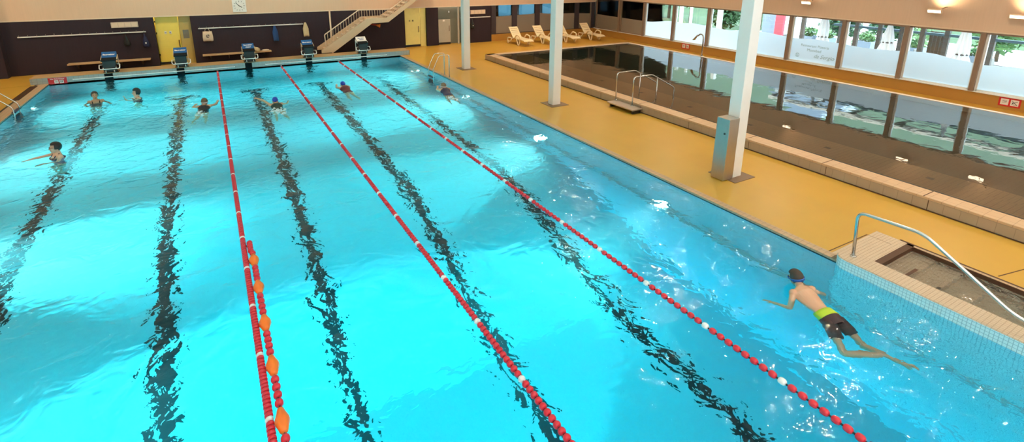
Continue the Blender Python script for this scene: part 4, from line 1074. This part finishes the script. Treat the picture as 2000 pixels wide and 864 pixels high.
def bake(o, vox, it=3):
    r = o.modifiers.new('r', 'REMESH'); r.mode = 'VOXEL'; r.voxel_size = vox; r.use_smooth_shade = True
    s = o.modifiers.new('s', 'SMOOTH'); s.factor = .5; s.iterations = it
    bpy.context.view_layer.update()
    dg = bpy.context.evaluated_depsgraph_get(); me = bpy.data.meshes.new_from_object(o.evaluated_get(dg))
    o.modifiers.clear(); old = o.data; o.data = me; bpy.data.meshes.remove(old)
    me.polygons.foreach_set('use_smooth', [True] * len(me.polygons))
def basis(o, z, y):
    """matrix with local Z along z and local Y as near y as it can be"""
    z = Vector(z).normalized(); y = Vector(y); y = (y - z * y.dot(z)).normalized(); x = y.cross(z)
    m = Matrix.Identity(4)
    for i in range(3): m[i][0], m[i][1], m[i][2], m[i][3] = x[i], y[i], z[i], o[i]
    return m
TORSO = [(-.66, .145, .10, -.01), (-.58, .165, .115, -.01), (-.48, .15, .10, 0), (-.40, .132, .092, .005), (-.30, .145, .102, .01), (-.18, .165, .115, .012), (-.09, .175, .105, .005), (-.02, .15, .075, -.005), (.02, .07, .06, -.01)]
def torso_rings(A, rows, grow=0, n=28):
    R = []
    for z, w, d, oy in rows:
        R.append([A @ Vector(((w + grow) * math.cos(2*PI*k/n), oy + (d + grow) * math.sin(2*PI*k/n), z)) for k in range(n)])
    return R
def interp(z):
    for a, c in zip(TORSO, TORSO[1:]):
        if a[0] <= z <= c[0]:
            f = (z - a[0]) / (c[0] - a[0]); return (z,) + tuple(a[i] + (c[i] - a[i]) * f for i in (1, 2, 3))
    return (z,) + TORSO[-1][1:]
def hand(b, w, d, pn, thumb, curl=.35, s=1.0):
    """palm, four fingers of unequal length with two bends and a thumb from the side of the palm"""
    w = Vector(w); d = Vector(d).normalized(); pn = Vector(pn); pn = (pn - d * pn.dot(d)).normalized(); sd = d.cross(pn) * thumb
    pc = w + d * .048 * s
    Mr = Matrix((sd, d, pn)).transposed()
    b.ell(pc, (.040*s, .052*s, .016*s), Mr, 14, 10)
    for i, (o, L) in enumerate(((-.030, .062), (-.010, .076), (.011, .080), (.031, .070))):
        p0 = pc + d * .035 * s + sd * o * s; sp = sd * o * 4
        d1 = (d + pn * curl * .5 + sp * .12).normalized(); d2 = (d + pn * curl * 1.2 + sp * .12).normalized(); d3 = (d + pn * curl * 2.0).normalized()
        a = p0; 
        for dd, l, r in ((d1, .45, .0085), (d2, .30, .0078), (d3, .25, .0068)):
            c = a + dd * L * l * s; b.capsule(a, c, r*s, r*s*.92, 8); a = c
    t0 = pc + sd * .032 * s - d * .02 * s; t1 = t0 + (sd * .7 + d * .6 + pn * .2).normalized() * .032 * s; t2 = t1 + (sd * .25 + d + pn * .2).normalized() * .028 * s
    b.capsule(t0, t1, .011*s, .0095*s, 8); b.capsule(t1, t2, .0092*s, .0078*s, 8)
def person(label, A, H, arms, legs, skin, hair=None, cap=None, suit=None, shorts=None, world=False, vox=.009, s=1.0, eyes=True, goggles=None, glasses=False, bob=False, slim=1.0):
    """A: body frame (origin neck base, Z up the spine, Y out of the chest); H: head frame (origin inside the skull, Y out of the face)"""
    t_loc = A.to_translation()
    P = (lambda q: Vector(q)) if world else (lambda q: A @ Vector(q))
    b = MB()
    A = A @ Matrix.Scale(s, 4); H = H @ Matrix.Scale(s, 4)
    b.loft(torso_rings(A, [(z, w * slim, d, o) for z, w, d, o in TORSO]))
    b.capsule(A @ Vector((0, -.01, -.04)), H @ Vector((0, -.025, -.05)), .060*s, .054*s, 16)
    for sx in (-1, 1): b.ell(A @ Vector((sx*.075, .055, -.16)), (.075*s, .06*s, .07*s), (A.to_3x3().normalized()), 14, 10)
    Mh = H.to_3x3().normalized()
    def he(c, r): b.ell(H @ Vector(c), [q * s for q in r], Mh, 18, 14)
    he((0, -.008, .015), (.077, .098, .098)); he((0, .035, -.06), (.056, .062, .066)); he((0, .07, -.105), (.028, .024, .022))
    he((0, .075, .02), (.055, .02, .02)); he((-.035, .068, -.035), (.024, .022, .026)); he((.035, .068, -.035), (.024, .022, .026))
    b.capsule(H @ Vector((0, .085, .005)), H @ Vector((0, .112, -.036)), .011*s, .016*s, 10)
    he((0, .088, -.074), (.026, .012, .014))
    for sx in (-1, 1): he((sx*.079, -.012, -.022), (.012, .022, .034))
    for (el, wr, hd, pn, th), sx in zip(arms, (-1, 1)):
        sh = A @ Vector((sx*.165, -.005, -.055)); e, w = P(el), P(wr)
        dv = Vector(hd) if world else A.to_3x3().normalized() @ Vector(hd); pv = Vector(pn) if world else A.to_3x3().normalized() @ Vector(pn)
        b.ell(sh, (.062*s, .06*s, .062*s), None, 14, 10)
        b.capsule(sh, e, .050*s, .037*s, 14); b.capsule(e, e.lerp(w, .35), .038*s, .039*s, 14); b.capsule(e.lerp(w, .35), w, .039*s, .026*s, 14)
        hand(b, w, dv, pv, th, s=s)
    for (kn, an, fd), sx in zip(legs, (-1, 1)):
        hp = A @ Vector((sx*.085, -.01, -.62)); k, a = P(kn), P(an); fv = (Vector(fd) if world else A.to_3x3().normalized() @ Vector(fd)).normalized()
        b.capsule(hp, hp.lerp(k, .4), .088*s, .078*s, 16); b.capsule(hp.lerp(k, .4), k, .078*s, .054*s, 16)
        b.capsule(k, k.lerp(a, .35), .053*s, .055*s, 14); b.capsule(k.lerp(a, .35), a, .055*s, .034*s, 14)
        b.capsule(a - fv * .04*s, a + fv * .10*s, .036*s, .032*s, 12); b.capsule(a + fv * .10*s, a + fv * .17*s, .034*s, .022*s, 12)
    o = b.build('person', skin); bake(o, vox)
    o['label'] = label; o['category'] = 'person'; o['group'] = 'swimmers and bathers in the lane pool'
    def part(nm, bb, m, solid=0):
        q = bb.build(nm, m, o)
        if solid:
            sm = q.modifiers.new('s', 'SOLIDIFY'); sm.thickness = solid; sm.offset = 1
        return q
    if hair:
        bb = MB()
        if bob: keep = lambda m: (m.z > .045 and m.y < .085) or (m.y < .03 and m.z > -.085) or (m.y < -.03)
        else: keep = lambda m: (m.z > .055 and m.y < .08) or (m.y < .012 and m.z > -.055 and abs(m.x) < .2) or (m.y < -.04 and m.z > -.085)
        k = 1.12 if bob else 1.07
        bb.ell(H @ Vector((0, -.012, .018)), [q * s * k for q in (.080, .101, .103 if not bob else .112)], Mh, 36, 26, keep=keep); part('hair', bb, hair, .012 * s)
    if cap:
        bb = MB(); bb.ell(H @ Vector((0, -.010, .018)), [q * s * 1.06 for q in (.079, .10, .101)], Mh, 36, 26, keep=lambda m: m.z > .02 + .35 * max(0, m.y) - .55 * max(0, -m.y) and m.z > -.05); part('swim_cap', bb, cap, .006 * s)
    if eyes:
        for sx in (-1, 1):
            bb = MB(); bb.ell(H @ Vector((sx*.031, .083, .006)), [.011*s, .010*s, .007*s], Mh, 10, 8); part('eye', bb, M['eye'])
        bb = MB(); bb.ell(H @ Vector((0, .098, -.073)), [.023*s, .008*s, .008*s], Mh, 12, 8); part('lips', bb, M['lip'])
    if goggles or glasses:
        bb = MB(); gm = goggles or M['dframe']
        if glasses:
            for sx in (-1, 1):
                bb.tube([H @ Vector((sx*.033 + .024*math.cos(2*PI*k/14), .103, .004 + .019*math.sin(2*PI*k/14))) for k in range(15)], .0028*s, 6)
                bb.tube([H @ Vector((sx*.057, .101, .008)), H @ Vector((sx*.084, .0, .006))], .0028*s, 6)
            part('glasses', bb, gm)
        else:
            pts = [H @ Vector((.099*math.cos(2*PI*k/32), -.012 + .121*math.sin(2*PI*k/32), -.004 - .03*math.sin(2*PI*k/32)*0 + .012)) for k in range(33)]
            bb.tube(pts, .009*s, 8)
            bb.tube([p - H.to_3x3() @ Vector((0, 0, .022)) if 16 < i < 32 else p for i, p in enumerate(pts)], .006*s, 8)
            g = part('goggles', bb, gm)
            for sx in (-1, 1):
                bb = MB(); bb.ell(H @ Vector((sx*.034, .092, .006)), [.026*s, .014*s, .018*s], Mh, 12, 8); q = bb.build('lens', M['lens'], g)
    if suit:
        bb = MB(); rows = [interp(z) for z in (-.66, -.6, -.54, -.48, -.42, -.36, -.30, -.24, -.19, -.15)]
        rows = [(z, w*slim, d + (.018 if -.26 < z < -.1 else 0), oy) for z, w, d, oy in rows]
        bb.loft(torso_rings(A, rows, .010), caps=False); q = part('swimsuit', bb, suit, .006)
        for sx in (-1, 1):
            bb = MB(); bb.tube([A @ Vector((sx*.085, .125, -.16)), A @ Vector((sx*.095, .075, -.05)), A @ Vector((sx*.095, -.01, .005)), A @ Vector((sx*.07, -.085, -.06)), A @ Vector((sx*.035, -.122, -.16)), A @ Vector((sx*.06, -.118, -.24))], .013*s, 8); bb.build('strap', suit, q)
    if shorts:
        bb = MB(); rows = [interp(z) for z in (-.56, -.52, -.48, -.44)]
        bb.loft(torso_rings(A, [(z, w*slim, d, oy) for z, w, d, oy in rows], .016), caps=False)
        q = part('swim_shorts', bb, shorts[0], .005)
        bb = MB(); bb.loft(torso_rings(A, [(z, w*slim, d, oy) for z, w, d, oy in [(-.70, .12, .10, -.01)] + [interp(z) for z in (-.65, -.6, -.555)]], .018), caps=False)
        for (kn, an, fd), sx in zip(legs, (-1, 1)):
            hp = A @ Vector((sx*.085, -.01, -.62)); k = P(kn); bb.tube([hp.lerp(k, f) for f in (-.05, .15, .35, .55)], [.105*s, .108*s, .104*s, .10*s], 18)
        bb.build('lower_panel', shorts[1], q)
    return o
Z3 = (0, 0, 1)
def upright(x, y, nbz, face, lean=0.0):
    f = Vector((face[0], face[1], 0)).normalized(); z = Vector((0, 0, 1)) + f * lean
    return basis((x, y, nbz), z, f)
def head_on(A, face, off=(0, .012, .155), up=Z3):
    return basis(A @ Vector(off), Vector(up), Vector(face))

stand = [((-.1, .05, -1.02), (-.1, -.02, -1.42), (0, 1, 0)), ((.1, .06, -1.02), (.1, .0, -1.42), (0, 1, 0))]
# 1 woman facing the camera
A = upright(1.45, -3.75, .07, (.15, -1))
person('smiling person in black swimsuit standing in the water at the far left, facing the camera', A, head_on(A, (.15, -1, -.12)),
       [((-.30, .06, -.22), (-.34, .28, -.16), (-.2, 1, -.1), (0, 0, -1), 1), ((.30, .04, -.24), (.26, .26, -.22), (-.2, 1, -.1), (0, 0, -1), -1)], stand, M['skin3'], hair=M['hairb'], suit=M['suitblack'])
# 2 person turned to the first one
A = upright(2.56, -3.72, .04, (-1, -.35))
person('dark-haired person with a raised hand, turned left towards the smiling bather', A, head_on(A, (-1, -.30, -.05)),
       [((-.22, .18, -.22), (-.15, .36, -.02), (.05, .25, 1), (.4, 1, 0), -1), ((.24, .14, -.26), (.2, .36, -.22), (-.2, 1, 0), (0, 0, -1), -1)], stand, M['skin2'], hair=M['haird'], suit=M['suitwine'], bob=True)
# 7 woman with glasses, nearer on the left
A = upright(1.50, -9.42, .07, (-.95, -.45))
person('person with short dark hair, glasses and navy swimsuit, arm stretched out, at the left', A, head_on(A, (-1, -.12, -.02)),
       [((-.30, .08, -.22), (-.20, .32, -.24), (.1, 1, -.1), (0, 0, -1), 1), ((.19, .24, -.07), (.20, .46, -.07), (.05, 1, -.12), (0, .1, -1), -1)], stand, M['skin2'], hair=M['haird'], suit=M['suitnavy'], glasses=True)
def prone(x, y, z, f, tilt):
    f = Vector((f[0], f[1], 0)).normalized(); up = Vector((0, 0, 1)); sp = f * math.cos(tilt) + up * math.sin(tilt)
    return basis((x, y, z), sp, -up), f
kick = [((-.12, .10, -1.02), (-.16, -.02, -1.38), (0, .3, -1)), ((.12, .14, -1.02), (.16, .06, -1.40), (0, .3, -1))]
# 3 breaststroke, brown hair, goggles
A, f = prone(4.52, -6.08, .03, (.12, 1), .36)
person('person with brown hair and goggles swimming away beside the first lane rope', A, head_on(A, (f.x, f.y, -.15), (0, -.05, .14)),
       [((-.34, .08, .02), (-.30, .12, .26), (.4, .2, 1), (0, 1, 0), 1), ((.30, .06, .12), (.34, .10, .34), (-.1, .2, 1), (0, 1, 0), -1)], kick, M['skin'], hair=M['hairl'], suit=M['suitblack'], goggles=M['gogwhite'], eyes=False)
# 4 blue cap, left arm lifted
A, f = prone(6.52, -6.95, .035, (-.02, 1), .30)
person('person in a blue cap lifting the left arm, swimming in the third lane', A, head_on(A, (f.x, f.y, -.2), (0, -.05, .14)),
       [((-.34, -.06, .20), (-.50, -.04, .42), (-.5, .2, .8), (0, 1, 0), 1), ((.34, .10, .06), (.42, .16, .3), (.2, .2, 1), (0, 1, 0), -1)], kick, M['skin'], cap=M['capblue'], suit=M['suitgreen'], eyes=False)
# 5 blue cap in the fourth lane
A, f = prone(8.97, -5.65, .05, (-.04, 1), .22)
person('person in a blue cap gliding away in the fourth lane', A, head_on(A, (f.x, f.y, -.25), (0, -.05, .14)),
       [((-.2, .10, .26), (-.12, .12, .5), (.1, .1, 1), (0, 1, 0), 1), ((.2, .10, .26), (.12, .12, .5), (-.1, .1, 1), (0, 1, 0), -1)], kick, M['skin2'], cap=M['capblue'], suit=M['suitwine'], eyes=False)
# 6 fair hair, dark suit, by the right wall
A, f = prone(12.08, -7.72, .06, (.14, 1), .26)
person('person with fair hair and dark swimsuit swimming along the right pool wall', A, head_on(A, (f.x - .5, f.y, -.1), (0, -.05, .14)),
       [((-.2, .12, .24), (-.10, .14, .48), (.1, .1, 1), (0, 1, 0), 1), ((.2, .12, .24), (.10, .14, .48), (-.1, .1, 1), (0, 1, 0), -1)], kick, M['skin'], hair=M['hairl'], suit=M['suitnavy'], goggles=M['gogwhite'], eyes=False)
# 8 the near swimmer
A, f = prone(11.76, -21.26, .055, (.26, .97), .24)
H = basis((11.885, -21.115, .10), (-.10, -.42, .9), (.2, .9, .42))
H = basis((11.885, -21.115, .115), (.10 * -1 + .0, .30, .95), (.26, .97, -.30))
person('man in lime and dark shorts with blue goggles, swimming breaststroke near the corner stairs', A, H,
       [((11.40, -21.36, -.12), (11.33, -21.16, -.16), (-.35, 1, 0), (-.3, 0, -1), 1), ((12.10, -21.42, -.10), (12.14, -21.20, -.20), (.2, 1, -.2), (.2, 0, -1), -1)],
       [((11.26, -22.16, -.26), (11.60, -22.44, -.20), (.5, -.8, -.1)), ((11.64, -22.20, -.30), (11.70, -22.58, -.26), (.3, -.9, -.1))],
       M['skin'], hair=M['hairb'], shorts=(M['lime'], M['maroon']), world=True, vox=.0055, s=.95, eyes=True, goggles=M['gogblue'])

M['foam'] = mat('white_foam', (.85, .90, .92), .4)
def splash(x, y, rx, ry, n, label):
    b = MB(); r = random.Random(int(x * 100))
    for _ in range(n):
        a = r.random() * 2 * PI; q = r.random() ** .6
        sz = .008 + .026 * r.random()
        b.ell((x + rx * q * math.cos(a), y + ry * q * math.sin(a), .004 + .02 * r.random() * (1 - q)), (sz * 1.3, sz, sz * .45), None, 8, 6)
    tag(b.build('splash', M['foam']), label, 'splash', kind='stuff')
splash(4.42, -6.95, .14, .34, 26, 'white splash behind the person with brown hair and goggles')
splash(6.50, -7.75, .22, .5, 75, 'white splash behind the person in a blue cap in the third lane')
splash(11.90, -8.85, .13, .4, 40, 'white splash over the legs of the person by the right pool wall')
